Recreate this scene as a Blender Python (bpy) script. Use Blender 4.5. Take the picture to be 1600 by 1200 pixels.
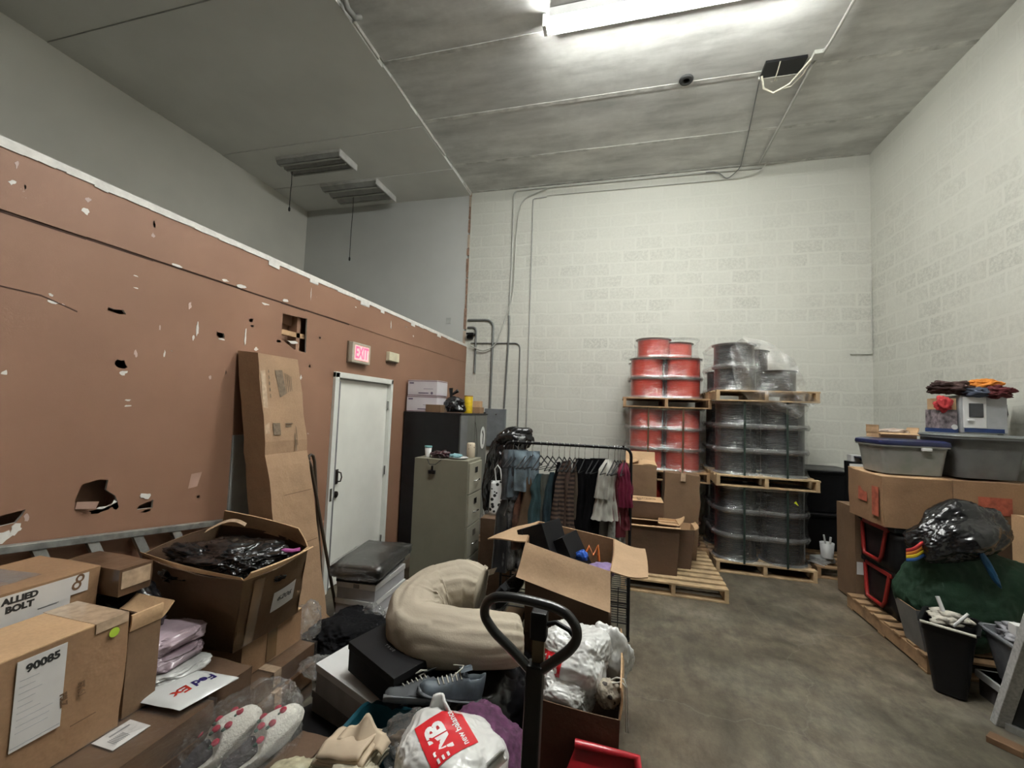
import bpy, math, random
from math import sin, cos, pi, radians
from mathutils import Vector, Matrix, Euler, noise, geometry

for o in list(bpy.data.objects):
    bpy.data.objects.remove(o, do_unlink=True)
S = bpy.context.scene
COL = S.collection

# ------------------------------------------------------------------ camera
CAM_H = 1.78
yaw, pit, rol = 0.25328888, 0.06119388, -0.03702132
Rm = (Matrix.Rotation(yaw, 3, 'Z') @ Matrix.Rotation(pit, 3, 'X') @ Matrix.Rotation(rol, 3, 'Y'))
right, fwd, up = Rm.col[0].copy(), Rm.col[1].copy(), Rm.col[2].copy()
cam = bpy.data.cameras.new('camera')
cam.sensor_width = 36.0
cam.lens = 664.65 / 1600 * 36.0
cam.clip_start = 0.02
cam_o = bpy.data.objects.new('camera', cam)
COL.objects.link(cam_o)
Mc = Matrix((right, up, -fwd)).transposed().to_4x4()
Mc.translation = Vector((0, 0, CAM_H))
cam_o.matrix_world = Mc
S.camera = cam_o

# ------------------------------------------------------------------ world, exposure
w = bpy.data.worlds.new('world')
S.world = w
w.use_nodes = True
w.node_tree.nodes['Background'].inputs[0].default_value = (0.6, 0.65, 0.7, 1)
w.node_tree.nodes['Background'].inputs[1].default_value = 0.1
S.view_settings.view_transform = 'Standard'
S.view_settings.look = 'None'
S.view_settings.gamma = 1.0
S.view_settings.exposure = EXPO = 1.1
try:
    S.view_settings.use_curve_mapping = False
except Exception:
    pass
TUBE = 92.0          # strength of the fluorescent tube

# ------------------------------------------------------------------ materials
def nodes_of(name):
    m = bpy.data.materials.new(name)
    m.use_nodes = True
    nt = m.node_tree
    return m, nt, nt.nodes['Principled BSDF']

def lk(nt, a, b):
    nt.links.new(a, b)

def tcoord(nt, scale=(1, 1, 1), rot=(0, 0, 0)):
    t = nt.nodes.new('ShaderNodeTexCoord')
    mp = nt.nodes.new('ShaderNodeMapping')
    mp.inputs['Scale'].default_value = scale
    mp.inputs['Rotation'].default_value = rot
    lk(nt, t.outputs['Object'], mp.inputs['Vector'])
    return mp.outputs['Vector']

def nz(nt, vec, scale, detail=3, rough=0.55):
    n = nt.nodes.new('ShaderNodeTexNoise')
    n.inputs['Scale'].default_value = scale
    n.inputs['Detail'].default_value = detail
    n.inputs['Roughness'].default_value = rough
    lk(nt, vec, n.inputs['Vector'])
    return n.outputs['Fac']

def ramp(nt, fac, stops):
    r = nt.nodes.new('ShaderNodeValToRGB')
    e = r.color_ramp.elements
    while len(e) < len(stops):
        e.new(0.5)
    for i, (p, c) in enumerate(stops):
        e[i].position = p
        e[i].color = (c[0], c[1], c[2], 1) if hasattr(c, '__len__') else (c, c, c, 1)
    lk(nt, fac, r.inputs[0])
    return r.outputs[0]

def mixc(nt, fac, a, b, mode='MIX'):
    m = nt.nodes.new('ShaderNodeMix')
    m.data_type = 'RGBA'
    m.blend_type = mode
    for s, v in ((m.inputs[0], fac), (m.inputs[6], a), (m.inputs[7], b)):
        if hasattr(v, 'links') or hasattr(v, 'is_linked'):
            lk(nt, v, s)
        else:
            s.default_value = v if not hasattr(v, '__len__') else (v[0], v[1], v[2], 1)
    return m.outputs[2]

def bump(nt, h, b, strength=0.3, dist=0.01):
    n = nt.nodes.new('ShaderNodeBump')
    n.inputs['Strength'].default_value = strength
    n.inputs['Distance'].default_value = dist
    lk(nt, h, n.inputs['Height'])
    lk(nt, n.outputs[0], b.inputs['Normal'])
    return n

MC = {}
def mat(name, col, rough=0.6, metal=0.0, var=0.15, vs=8.0, bs=0.0, bscale=60, spec=None, coat=0.0):
    if name in MC:
        return MC[name]
    m, nt, b = nodes_of(name)
    v = tcoord(nt)
    f = nz(nt, v, vs)
    lo = [c * (1 - var) for c in col]
    hi = [min(1, c * (1 + var)) for c in col]
    lk(nt, ramp(nt, f, [(0.3, lo), (0.7, hi)]), b.inputs['Base Color'])
    b.inputs['Roughness'].default_value = rough
    b.inputs['Metallic'].default_value = metal
    if coat:
        b.inputs['Coat Weight'].default_value = coat
        b.inputs['Coat Roughness'].default_value = 0.12
    if spec is not None:
        b.inputs['Specular IOR Level'].default_value = spec
    if bs:
        bump(nt, nz(nt, v, bscale), b, bs, 0.004)
    MC[name] = m
    return m

def film(name, alpha=0.25, tint=(0.85, 0.87, 0.88), rough=0.12, streak=6.0, hi=0.55):
    """thin clear plastic: see-through, wrinkled, glossy, a little milky in streaks"""
    if name in MC:
        return MC[name]
    m, nt, b = nodes_of(name)
    nt.nodes.remove(b)
    out = nt.nodes['Material Output']
    v = tcoord(nt, (1, 1, 2.2), (0.3, 0.2, 0.5))
    f = nz(nt, v, streak, 5, 0.7)
    tr = nt.nodes.new('ShaderNodeBsdfTransparent')
    gl = nt.nodes.new('ShaderNodeBsdfGlossy'); gl.inputs['Roughness'].default_value = rough
    gl.inputs['Color'].default_value = (0.9, 0.9, 0.9, 1)
    df = nt.nodes.new('ShaderNodeBsdfDiffuse'); df.inputs['Color'].default_value = (*[c * .55 for c in tint], 1)
    bn = nt.nodes.new('ShaderNodeBump'); bn.inputs['Strength'].default_value = 0.8; bn.inputs['Distance'].default_value = 0.02
    lk(nt, nz(nt, v, streak * 2.3, 4, 0.6), bn.inputs['Height'])
    lk(nt, bn.outputs[0], gl.inputs['Normal'])
    m1 = nt.nodes.new('ShaderNodeMixShader'); m2 = nt.nodes.new('ShaderNodeMixShader')
    lk(nt, ramp(nt, f, [(0.4, alpha * 0.35), (0.6, alpha * 0.7), (0.72, hi * 0.8)]), m1.inputs[0])
    lk(nt, tr.outputs[0], m1.inputs[1]); lk(nt, df.outputs[0], m1.inputs[2])
    m2.inputs[0].default_value = min(0.9, 0.055 + alpha * 0.35)
    lk(nt, m1.outputs[0], m2.inputs[1]); lk(nt, gl.outputs[0], m2.inputs[2])
    lk(nt, m2.outputs[0], out.inputs['Surface'])
    MC[name] = m
    return m

def cardboard(name, col, scuff=0.12, gloss=0.75, coat=0.0):
    if name in MC:
        return MC[name]
    m, nt, b = nodes_of(name)
    v = tcoord(nt)
    big = nz(nt, v, 3.5, 4)
    fine = nz(nt, v, 90, 2)
    c1 = ramp(nt, big, [(0.3, [c * (1 - scuff) for c in col]), (0.7, [c * (1 + scuff) for c in col])])
    c2 = ramp(nt, fine, [(0.3, 0.88), (0.7, 1.0)])
    lk(nt, mixc(nt, 1.0, c1, c2, 'MULTIPLY'), b.inputs['Base Color'])
    b.inputs['Roughness'].default_value = gloss
    if coat:
        b.inputs['Coat Weight'].default_value = coat
        b.inputs['Coat Roughness'].default_value = 0.15
    v2 = tcoord(nt, (1, 1, 1))
    bump(nt, nz(nt, v2, 7, 4), b, 0.35, 0.02)
    MC[name] = m
    return m

def block_wall(name, axis):
    m, nt, b = nodes_of(name)
    t = nt.nodes.new('ShaderNodeTexCoord')
    sep = nt.nodes.new('ShaderNodeSeparateXYZ')
    cmb = nt.nodes.new('ShaderNodeCombineXYZ')
    lk(nt, t.outputs['Object'], sep.inputs[0])
    lk(nt, sep.outputs[axis], cmb.inputs[0])
    lk(nt, sep.outputs[2], cmb.inputs[1])
    # wobble so that the painted joints look hand-laid
    nn = nt.nodes.new('ShaderNodeTexNoise')
    nn.inputs['Scale'].default_value = 5
    lk(nt, t.outputs['Object'], nn.inputs['Vector'])
    vm = nt.nodes.new('ShaderNodeVectorMath'); vm.operation = 'MULTIPLY_ADD'
    vm.inputs[1].default_value = (0.06, 0.05, 0)
    lk(nt, nn.outputs['Color'], vm.inputs[0]); lk(nt, cmb.outputs[0], vm.inputs[2])
    br = nt.nodes.new('ShaderNodeTexBrick')
    br.inputs['Scale'].default_value = 1.0
    br.inputs['Brick Width'].default_value = 0.406
    br.inputs['Row Height'].default_value = 0.2032
    br.inputs['Mortar Size'].default_value = 0.022
    br.inputs['Mortar Smooth'].default_value = 0.6
    br.inputs['Color1'].default_value = (0.0, 0.0, 0.0, 1)
    br.inputs['Color2'].default_value = (1, 1, 1, 1)
    br.inputs['Mortar'].default_value = (0.5, 0.5, 0.5, 1)
    lk(nt, vm.outputs[0], br.inputs['Vector'])
    big = nz(nt, t.outputs['Object'], 0.9, 4, 0.6)
    fine = nz(nt, t.outputs['Object'], 26, 4, 0.75)
    white = (0.56, 0.56, 0.50)
    grey = (0.41, 0.41, 0.365)
    # thin paint: pores of the block show through here and there, joints are whiter
    thin = nt.nodes.new('ShaderNodeMath'); thin.operation = 'MULTIPLY'
    lk(nt, ramp(nt, fine, [(0.38, 0.0), (0.6, 1.0)]), thin.inputs[0])
    lk(nt, ramp(nt, big, [(0.36, 0.15), (0.56, 1.0)]), thin.inputs[1])
    inb = nt.nodes.new('ShaderNodeMath'); inb.operation = 'SUBTRACT'
    inb.inputs[0].default_value = 1.0
    lk(nt, br.outputs['Fac'], inb.inputs[1])
    f2 = nt.nodes.new('ShaderNodeMath'); f2.operation = 'MULTIPLY'
    lk(nt, thin.outputs[0], f2.inputs[0]); lk(nt, inb.outputs[0], f2.inputs[1])
    f3 = nt.nodes.new('ShaderNodeMath'); f3.operation = 'MULTIPLY'
    zr = nt.nodes.new('ShaderNodeMath'); zr.operation = 'DIVIDE'; zr.inputs[1].default_value = 6.0
    lk(nt, sep.outputs[2], zr.inputs[0])
    zm = nt.nodes.new('ShaderNodeMath'); zm.operation = 'MULTIPLY'
    lk(nt, ramp(nt, zr.outputs[0], [(0.2, 0.35), (0.42, 1.0), (0.68, 1.0), (0.86, 0.25)]), zm.inputs[0]); lk(nt, f2.outputs[0], zm.inputs[1])
    lk(nt, zm.outputs[0], f3.inputs[0])
    lk(nt, ramp(nt, br.outputs['Color'], [(0.0, 0.35), (1.0, 1.0)]), f3.inputs[1])
    lk(nt, mixc(nt, f3.outputs[0], white, grey), b.inputs['Base Color'])
    b.inputs['Roughness'].default_value = 0.75
    hh = nt.nodes.new('ShaderNodeMath'); hh.operation = 'MULTIPLY_ADD'
    lk(nt, inb.outputs[0], hh.inputs[0]); hh.inputs[1].default_value = 0.7
    f4 = nt.nodes.new('ShaderNodeMath'); f4.operation = 'MULTIPLY'; f4.inputs[1].default_value = 0.5
    lk(nt, fine, f4.inputs[0]); lk(nt, f4.outputs[0], hh.inputs[2])
    bump(nt, hh.outputs[0], b, 0.2, 0.008)
    return m

def brown_paint():
    m, nt, b = nodes_of('brown_paint')
    v = tcoord(nt)
    vv = tcoord(nt, (1, 1, 0.35))
    c = ramp(nt, nz(nt, v, 1.1, 4), [(0.3, (0.235, 0.124, 0.076)), (0.7, (0.285, 0.155, 0.097))])
    f = nz(nt, v, 9, 5, 0.65)
    # small chips of white primer
    chip = ramp(nt, f, [(0.715, 0.0), (0.735, 0.8)])
    scr = ramp(nt, nz(nt, vv, 5.2, 6, 0.6), [(0.69, 0.0), (0.73, 0.35)])
    c = mixc(nt, scr, c, (0.5, 0.38, 0.32))
    c = mixc(nt, chip, c, (0.68, 0.6, 0.54))
    lk(nt, c, b.inputs['Base Color'])
    b.inputs['Roughness'].default_value = 0.62
    bump(nt, nz(nt, v, 160, 2), b, 0.12, 0.003)
    return m

def concrete_ceiling():
    m, nt, b = nodes_of('stained_concrete')
    v = tcoord(nt, (0.55, 2.2, 1))
    v1 = tcoord(nt)
    c = ramp(nt, nz(nt, v, 1.6, 7, 0.62), [(0.32, (0.46, 0.46, 0.44)), (0.52, (0.67, 0.67, 0.64)), (0.7, (0.80, 0.80, 0.77))])
    s = ramp(nt, nz(nt, v1, 1.1, 5, 0.7), [(0.45, 0.82), (0.65, 1.0)])
    lk(nt, mixc(nt, 1.0, c, s, 'MULTIPLY'), b.inputs['Base Color'])
    b.inputs['Roughness'].default_value = 0.6
    bump(nt, nz(nt, v1, 30, 4), b, 0.15, 0.004)
    return m

def concrete_floor():
    m, nt, b = nodes_of('worn_concrete_floor')
    v = tcoord(nt)
    vs_ = tcoord(nt, (1.3, 0.7, 1), (0, 0, 0.3))
    c = ramp(nt, nz(nt, v, 1.3, 7, 0.68), [(0.3, (0.055, 0.044, 0.028)), (0.5, (0.11, 0.091, 0.063)), (0.72, (0.23, 0.20, 0.15))])
    d = ramp(nt, nz(nt, vs_, 7, 7, 0.75), [(0.36, 0.6), (0.6, 1.12)])
    st = ramp(nt, nz(nt, v, 0.55, 3, 0.5), [(0.4, (0.92, 0.97, 1.0)), (0.62, (1.0, 0.93, 0.86))])
    c = mixc(nt, 1.0, c, d, 'MULTIPLY')
    c = mixc(nt, 1.0, c, st, 'MULTIPLY')
    vo = nt.nodes.new('ShaderNodeTexVoronoi'); vo.feature = 'DISTANCE_TO_EDGE'; vo.inputs['Scale'].default_value = 0.55
    nn = nt.nodes.new('ShaderNodeTexNoise'); nn.inputs['Scale'].default_value = 2.5; nn.inputs['Detail'].default_value = 5
    lk(nt, v, nn.inputs['Vector'])
    vm = nt.nodes.new('ShaderNodeVectorMath'); vm.operation = 'MULTIPLY_ADD'; vm.inputs[1].default_value = (0.5, 0.5, 0)
    lk(nt, nn.outputs['Color'], vm.inputs[0]); lk(nt, v, vm.inputs[2]); lk(nt, vm.outputs[0], vo.inputs['Vector'])
    crack = ramp(nt, vo.outputs['Distance'], [(0.0, 0.16), (0.003, 0.0)])
    c = mixc(nt, crack, c, (0.30, 0.28, 0.25))
    fl = ramp(nt, nz(nt, v, 38, 2), [(0.78, 0.0), (0.80, 0.8)])
    c = mixc(nt, fl, c, (0.42, 0.40, 0.36))
    lk(nt, c, b.inputs['Base Color'])
    lk(nt, ramp(nt, nz(nt, v, 2.2, 5), [(0.3, 0.45), (0.7, 0.75)]), b.inputs['Roughness'])
    bump(nt, nz(nt, v, 18, 6, 0.7), b, 0.25, 0.006)
    return m

def emis(name, col, strength):
    m, nt, b = nodes_of(name)
    b.inputs['Base Color'].default_value = (*col, 1)
    b.inputs['Emission Color'].default_value = (*col, 1)
    b.inputs['Emission Strength'].default_value = strength
    return m

def striped(name, a, bcol, scale, axis=2, rough=0.85):
    m, nt, b = nodes_of(name)
    t = nt.nodes.new('ShaderNodeTexCoord')
    sep = nt.nodes.new('ShaderNodeSeparateXYZ'); lk(nt, t.outputs['Object'], sep.inputs[0])
    mu = nt.nodes.new('ShaderNodeMath'); mu.operation = 'MULTIPLY'; mu.inputs[1].default_value = scale
    fr = nt.nodes.new('ShaderNodeMath'); fr.operation = 'FRACT'
    lk(nt, sep.outputs[axis], mu.inputs[0]); lk(nt, mu.outputs[0], fr.inputs[0])
    lk(nt, ramp(nt, fr.outputs[0], [(0.0, a), (0.48, a), (0.52, bcol), (1.0, bcol)]), b.inputs['Base Color'])
    b.inputs['Roughness'].default_value = rough
    return m

def dotted(name, a, bcol, scale=14, lo=0.30, rough=0.8):
    m, nt, b = nodes_of(name)
    t = nt.nodes.new('ShaderNodeTexCoord')
    vo = nt.nodes.new('ShaderNodeTexVoronoi'); vo.inputs['Scale'].default_value = scale
    lk(nt, t.outputs['Object'], vo.inputs['Vector'])
    lk(nt, ramp(nt, vo.outputs['Distance'], [(lo, bcol), (lo + 0.03, a)]), b.inputs['Base Color'])
    b.inputs['Roughness'].default_value = rough
    return m

CB = cardboard('cardboard', (0.29, 0.168, 0.088))
CB_F = cardboard('cardboard_shaded_brown', (0.13, 0.07, 0.028))  # shade on the bulging carton's faces is put into this brown
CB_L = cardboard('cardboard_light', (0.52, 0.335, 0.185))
CB_D = cardboard('cardboard_dark', (0.095, 0.052, 0.027))  # shade of camera-facing carton sides is deepened in this colour
CB_W = cardboard('cardboard_under_tape', (0.12, 0.066, 0.034), 0.25, 0.3, 0.9)
CB_K = cardboard('kraft', (0.165, 0.098, 0.052))
TAPE = mat('packing_tape', (0.17, 0.10, 0.045), 0.18, coat=0.6)
TAPE_C = mat('clear_tape', (0.47, 0.34, 0.23), 0.15, coat=0.8, var=0.2, vs=30)
PAPER = mat('paper_label', (0.62, 0.60, 0.58), 0.6, var=0.06)
INK = mat('black_ink', (0.02, 0.02, 0.02), 0.6)
INKB = mat('brown_print', (0.14, 0.075, 0.035), 0.7)
WOOD = mat('pallet_wood', (0.44, 0.31, 0.175), 0.75, var=0.3, vs=9, bs=0.3, bscale=25)
WOOD_D = mat('pallet_wood_old', (0.30, 0.185, 0.095), 0.8, var=0.35, vs=9, bs=0.3, bscale=25)
BLK = mat('black_plastic_bag', (0.006, 0.006, 0.007), 0.24, coat=0.25, bs=0.7, bscale=14)
BLKM = mat('black_paint', (0.008, 0.008, 0.009), 0.4, spec=.3)
BLKC = mat('black_card', (0.007, 0.007, 0.008), 0.6, spec=.2)
BLKP = mat('black_plastic', (0.007, 0.007, 0.008), 0.45, spec=.25)
CHR = mat('chrome', (0.6, 0.6, 0.6), 0.2, 1.0)
ALU = mat('dull_metal', (0.33, 0.33, 0.31), 0.45, 0.6, var=0.35, vs=14)
WHT = mat('white_card', (0.66, 0.66, 0.65), 0.6, var=0.05)
WHT_P = mat('white_plastic', (0.72, 0.72, 0.71), 0.35, var=0.04)
BAGW = mat('white_poly_bag', (0.68, 0.68, 0.66), 0.28, var=0.06, coat=0.4)
RED = mat('red_print', (0.55, 0.012, 0.02), 0.3, coat=0.3)
REDP = mat('red_handle_plastic', (0.24, 0.014, 0.012), 0.4)
REDM = mat('red_steel', (0.33, 0.01, 0.015), 0.4, var=0.3, coat=0.3)
FILM = film('stretch_film', 0.07, hi=0.42)
FILM_B = film('stretch_film_band', 0.45, hi=0.9, rough=.1)
FILM2 = film('stretch_film_thick', 0.13, hi=0.6, streak=5)
POLY = film('clear_poly_bag', 0.22, (0.8, 0.8, 0.8), 0.1, 12, hi=0.75)

# ------------------------------------------------------------------ mesh builder
class MB:
    def __init__(s):
        s.v = []; s.f = []; s.m = []; s.sm = []
    def add(s, vs, fs, mi=0, smooth=False):
        n = len(s.v)
        s.v += [Vector(p) for p in vs]
        s.f += [tuple(i + n for i in f) for f in fs]
        s.m += [mi] * len(fs)
        s.sm += [smooth] * len(fs)
        return s
    def box(s, a, b, mi=0, M=None):
        (x0, y0, z0), (x1, y1, z1) = a, b
        vs = [Vector(p) for p in ((x0, y0, z0), (x1, y0, z0), (x1, y1, z0), (x0, y1, z0), (x0, y0, z1), (x1, y0, z1), (x1, y1, z1), (x0, y1, z1))]
        if M:
            vs = [M @ p for p in vs]
        return s.add(vs, [(3, 2, 1, 0), (4, 5, 6, 7), (0, 1, 5, 4), (1, 2, 6, 5), (2, 3, 7, 6), (3, 0, 4, 7)], mi)
    def hexa(s, p, mi=0):
        return s.add(p, [(3, 2, 1, 0), (4, 5, 6, 7), (0, 1, 5, 4), (1, 2, 6, 5), (2, 3, 7, 6), (3, 0, 4, 7)], mi)
    def slab(s, q, t, mi=0):
        q = [Vector(p) for p in q]
        n = (q[1] - q[0]).cross(q[-1] - q[0]).normalized() * t
        k = len(q)
        vs = q + [p + n for p in q]
        fs = [tuple(range(k - 1, -1, -1)), tuple(range(k, 2 * k))] + [(i, (i + 1) % k, k + (i + 1) % k, k + i) for i in range(k)]
        return s.add(vs, fs, mi)
    def cyl(s, a, b, r0, r1=None, n=16, mi=0, smooth=True, caps=True):
        r1 = r0 if r1 is None else r1
        a, b = Vector(a), Vector(b)
        d = (b - a).normalized()
        u = d.orthogonal().normalized(); w_ = d.cross(u)
        vs = [a + (u * cos(2 * pi * i / n) + w_ * sin(2 * pi * i / n)) * r0 for i in range(n)]
        vs += [b + (u * cos(2 * pi * i / n) + w_ * sin(2 * pi * i / n)) * r1 for i in range(n)]
        s.add(vs, [(i, (i + 1) % n, n + (i + 1) % n, n + i) for i in range(n)], mi, smooth)
        if caps:
            s.add(vs[:n], [tuple(range(n - 1, -1, -1))], mi)
            s.add(vs[n:], [tuple(range(n))], mi)
        return s
    def tube(s, pts, r, n=8, mi=0, closed=False, flat=1.0, smooth=True):
        P = [Vector(p) for p in pts]
        k = len(P)
        R = r if hasattr(r, '__len__') else [r] * k
        T = []
        for i in range(k):
            if closed:
                t = P[(i + 1) % k] - P[i - 1]
            else:
                t = P[min(i + 1, k - 1)] - P[max(i - 1, 0)]
            T.append(t.normalized())
        u = T[0].orthogonal().normalized()
        vs = []
        for i in range(k):
            u = (u - T[i] * u.dot(T[i])).normalized()
            w_ = T[i].cross(u)
            for j in range(n):
                a = 2 * pi * j / n
                vs.append(P[i] + (u * cos(a) + w_ * sin(a) * flat) * R[i])
        fs = []
        for i in range(k if closed else k - 1):
            i2 = (i + 1) % k
            for j in range(n):
                j2 = (j + 1) % n
                fs.append((i * n + j, i * n + j2, i2 * n + j2, i2 * n + j))
        s.add(vs, fs, mi, smooth)
        if not closed:
            s.add(vs[:n], [tuple(range(n - 1, -1, -1))], mi, smooth)
            s.add(vs[-n:], [tuple(range(n))], mi, smooth)
        return s
    def lathe(s, prof, c=(0, 0, 0), n=32, mi=0, smooth=True):
        c = Vector(c)
        vs = []; k = len(prof)
        for r, z in prof:
            for j in range(n):
                a = 2 * pi * j / n
                vs.append(c + Vector((r * cos(a), r * sin(a), z)))
        fs = []
        for i in range(k - 1):
            for j in range(n):
                j2 = (j + 1) % n
                fs.append((i * n + j, i * n + j2, (i + 1) * n + j2, (i + 1) * n + j))
        s.add(vs, fs, mi, smooth)
        if prof[0][0] > 1e-5:
            s.add(vs[:n], [tuple(range(n - 1, -1, -1))], mi)
        if prof[-1][0] > 1e-5:
            s.add(vs[-n:], [tuple(range(n))], mi)
        return s
    def grid(s, fn, nu, nv, mi=0, smooth=True, wrap=False):
        vs = [fn(i / nu, j / nv) for i in range(nu + 1) for j in range(nv + 1)]
        fs = [(i * (nv + 1) + j, (i + 1) * (nv + 1) + j, (i + 1) * (nv + 1) + j + 1, i * (nv + 1) + j + 1) for i in range(nu) for j in range(nv)]
        return s.add(vs, fs, mi, smooth)
    def build(s, name, mats, parent=None, loc=(0, 0, 0), rz=0.0, bevel=0.0, rot=None, label=None, cat=None, group=None, kind=None):
        me = bpy.data.meshes.new(name)
        me.from_pydata([tuple(p) for p in s.v], [], s.f)
        for m in (mats if isinstance(mats, (list, tuple)) else [mats]):
            me.materials.append(m)
        for i, p in enumerate(me.polygons):
            p.material_index = s.m[i]
            p.use_smooth = s.sm[i]
        me.update()
        o = bpy.data.objects.new(name, me)
        COL.objects.link(o)
        o.location = loc
        o.rotation_euler = rot if rot else (0, 0, rz)
        if parent:
            o.parent = parent
        if bevel:
            b = o.modifiers.new('bevel', 'BEVEL')
            b.width = bevel; b.segments = 2; b.limit_method = 'ANGLE'; b.angle_limit = radians(40)
        tag(o, label, cat, group, kind)
        return o

def tag(o, label=None, cat=None, group=None, kind=None):
    if label: o['label'] = label
    if cat: o['category'] = cat
    if group: o['group'] = group
    if kind: o['kind'] = kind
    return o

def thing(name, label, cat, loc=(0, 0, 0), rz=0.0, group=None, rot=None):
    o = bpy.data.objects.new(name, None)
    COL.objects.link(o)
    o.empty_display_size = 0.1
    o.location = loc
    o.rotation_euler = rot if rot else (0, 0, rz)
    return tag(o, label, cat, group)

def kids(o):
    return [c for c in bpy.data.objects if c.parent == o]

def dup(root, loc, rz=0.0, label=None, group=None):
    r = root.copy(); COL.objects.link(r)
    r.location = loc; r.rotation_euler = (0, 0, rz)
    if label: r['label'] = label
    if group: r['group'] = group
    for ch in kids(root):
        c = ch.copy(); COL.objects.link(c); c.parent = r
        for g in kids(ch):
            d = g.copy(); COL.objects.link(d); d.parent = c
    return r

def ridge(p):
    return 1 - 2 * abs(noise.noise(p))

def ico(sub):
    import bmesh
    bm = bmesh.new()
    bmesh.ops.create_icosphere(bm, subdivisions=sub, radius=1)
    vs = [v.co.copy() for v in bm.verts]
    fs = [tuple(v.index for v in f.verts) for f in bm.faces]
    bm.free()
    return vs, fs
ICO = {}

def blob(mb, c, r, seed=0, amp=0.12, fr=1.6, sub=5, flat=None, crease=0.06, pw=1.0, mi=0, squash=None):
    """lumpy, creased soft body; flat = z below which it is pressed flat"""
    if sub not in ICO:
        ICO[sub] = ico(sub)
    vs, fs = ICO[sub]
    c = Vector(c); out = []
    o = Vector((seed * 3.1, seed * 1.7, seed * 5.3))
    for p in vs:
        q = Vector([math.copysign(abs(t) ** pw, t) for t in p]) if pw != 1 else p.copy()
        d = 1 + amp * noise.noise(p * fr + o) * 2
        rr = ridge(p * fr * 1.9 + o) * ridge(p * fr * 3.3 + o * 2)
        d += crease * rr + crease * 0.6 * ridge(p * fr * 6.1 + o)
        x = Vector((q.x * r[0], q.y * r[1], q.z * r[2])) * d + c
        if flat is not None and x.z < flat:
            x.z = flat + (x.z - flat) * 0.04
        out.append(x)
    return mb.add(out, fs, mi, True)

def text_mesh(name, txt, size, m, M, parent=None, extrude=0.0006, align='CENTER', sx=1.0, bold=0.0):
    cu = bpy.data.curves.new(name, 'FONT')
    cu.body = txt; cu.size = size; cu.align_x = align; cu.align_y = 'CENTER'
    cu.extrude = extrude; cu.offset = bold; cu.resolution_u = 3
    to = bpy.data.objects.new(name, cu)
    COL.objects.link(to)
    dg = bpy.context.evaluated_depsgraph_get()
    me = bpy.data.meshes.new_from_object(to.evaluated_get(dg))
    bpy.data.objects.remove(to, do_unlink=True)
    me.transform(M @ Matrix.Diagonal((sx, 1, 1, 1)))
    me.materials.clear(); me.materials.append(m)
    o = bpy.data.objects.new(name, me)
    COL.objects.link(o)
    if parent: o.parent = parent
    return o

def frame(o, x, y, off=0.002):
    """matrix whose X/Y axes lie along x and y at origin o, lifted off the surface"""
    x = Vector(x).normalized(); y = Vector(y); y = (y - x * y.dot(x)).normalized(); z = x.cross(y)
    M = Matrix((x, y, z)).transposed().to_4x4()
    M.translation = Vector(o) + z * off
    return M

def patch(name, M, w_, h, m, parent, t=0.0006):
    """a thin flat sheet (label, tape, print) lying on a surface"""
    mb = MB(); mb.box((-w_ / 2, -h / 2, -0.0012), (w_ / 2, h / 2, t), 0, M)
    return mb.build(name, m, parent)
# ================================================================== THE ROOM
XP = -2.66      # face of the brown partition
XR = 3.40       # face of the right block wall
YB = 7.0        # face of the back wall
ZC = 5.66       # concrete ceiling
ZL = 5.62       # boarded ceiling on the left
def struct(mb, name, m, **k):
    return mb.build(name, m, kind='structure', **k)

struct(MB().box((-6.3, -4.1, -0.1), (3.55, 7.15, 0.0)), 'floor', concrete_floor())
struct(MB().box((-2.69, YB, 0), (3.55, YB + 0.15, ZC)), 'wall_back', block_wall('painted_block_back', 0))
GREYW = mat('grey_drywall_paint', (0.50, 0.505, 0.48), 0.7, var=0.05, vs=1.2)
struct(MB().box((-6.3, YB - 0.012, 0), (-2.715, YB + 0.15, ZC)), 'wall_back_left', GREYW)
struct(MB().box((XR, -4.1, 0), (XR + 0.15, YB, ZC)), 'wall_right', block_wall('painted_block_right', 1))
struct(MB().box((-6.3, -4.1, 0), (-6.17, YB - 0.012, ZC)), 'wall_far_left', mat('far_wall_paint', (0.68, 0.67, 0.61), 0.75, var=0.06, vs=1.0))
struct(MB().box((-6.17, -4.1, 0), (XR, -4.0, ZC)), 'wall_front', mat('front_wall_paint', (0.07, 0.068, 0.06), 0.8))  # behind the camera; colour set very dark to cut fill light

# concrete ceiling with joints of the precast planks
mb = MB().box((-2.69, -4.1, ZC), (3.55, 7.15, ZC + 0.2))
for y, wd in ((0.95, .02), (1.97, .02), (3.0, .03), (4.06, .022), (5.07, .03), (6.12, .025)):
    mb.box((-2.69, y - wd, ZC - 0.004 if y != 4.06 else ZC - 0.008), (XR, y + wd, ZC + 0.001), 1)
mb.box((-2.66, YB - 0.05, ZC - 0.006), (XR, YB, ZC + .001), 1)
struct(mb, 'ceiling', [concrete_ceiling(), mat('joint_caulk', (0.56, 0.56, 0.53), 0.6, var=0.35, vs=6)])
mb = MB()
ys = [-4.1, -1.2, -0.1, 0.93, 1.96, 2.98, 4.06, 5.09, 6.13, 7.0]
for i in range(len(ys) - 1):
    dz = 0.008 * ((i * 7) % 3)
    mb.box((-6.2, ys[i] + 0.004, ZL - dz), (-2.70 - 0.01 * (i % 2), ys[i + 1] - 0.004, ZC + 0.2))
mb.box((-6.2, -4.1, ZL + 0.03), (-2.72, 7.0, ZC + 0.2), 1)
struct(mb, 'ceiling_boarded', [mat('ceiling_board', (0.72, 0.72, 0.68), 0.7, var=0.07, vs=1.0), INKB], bevel=0)
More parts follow.
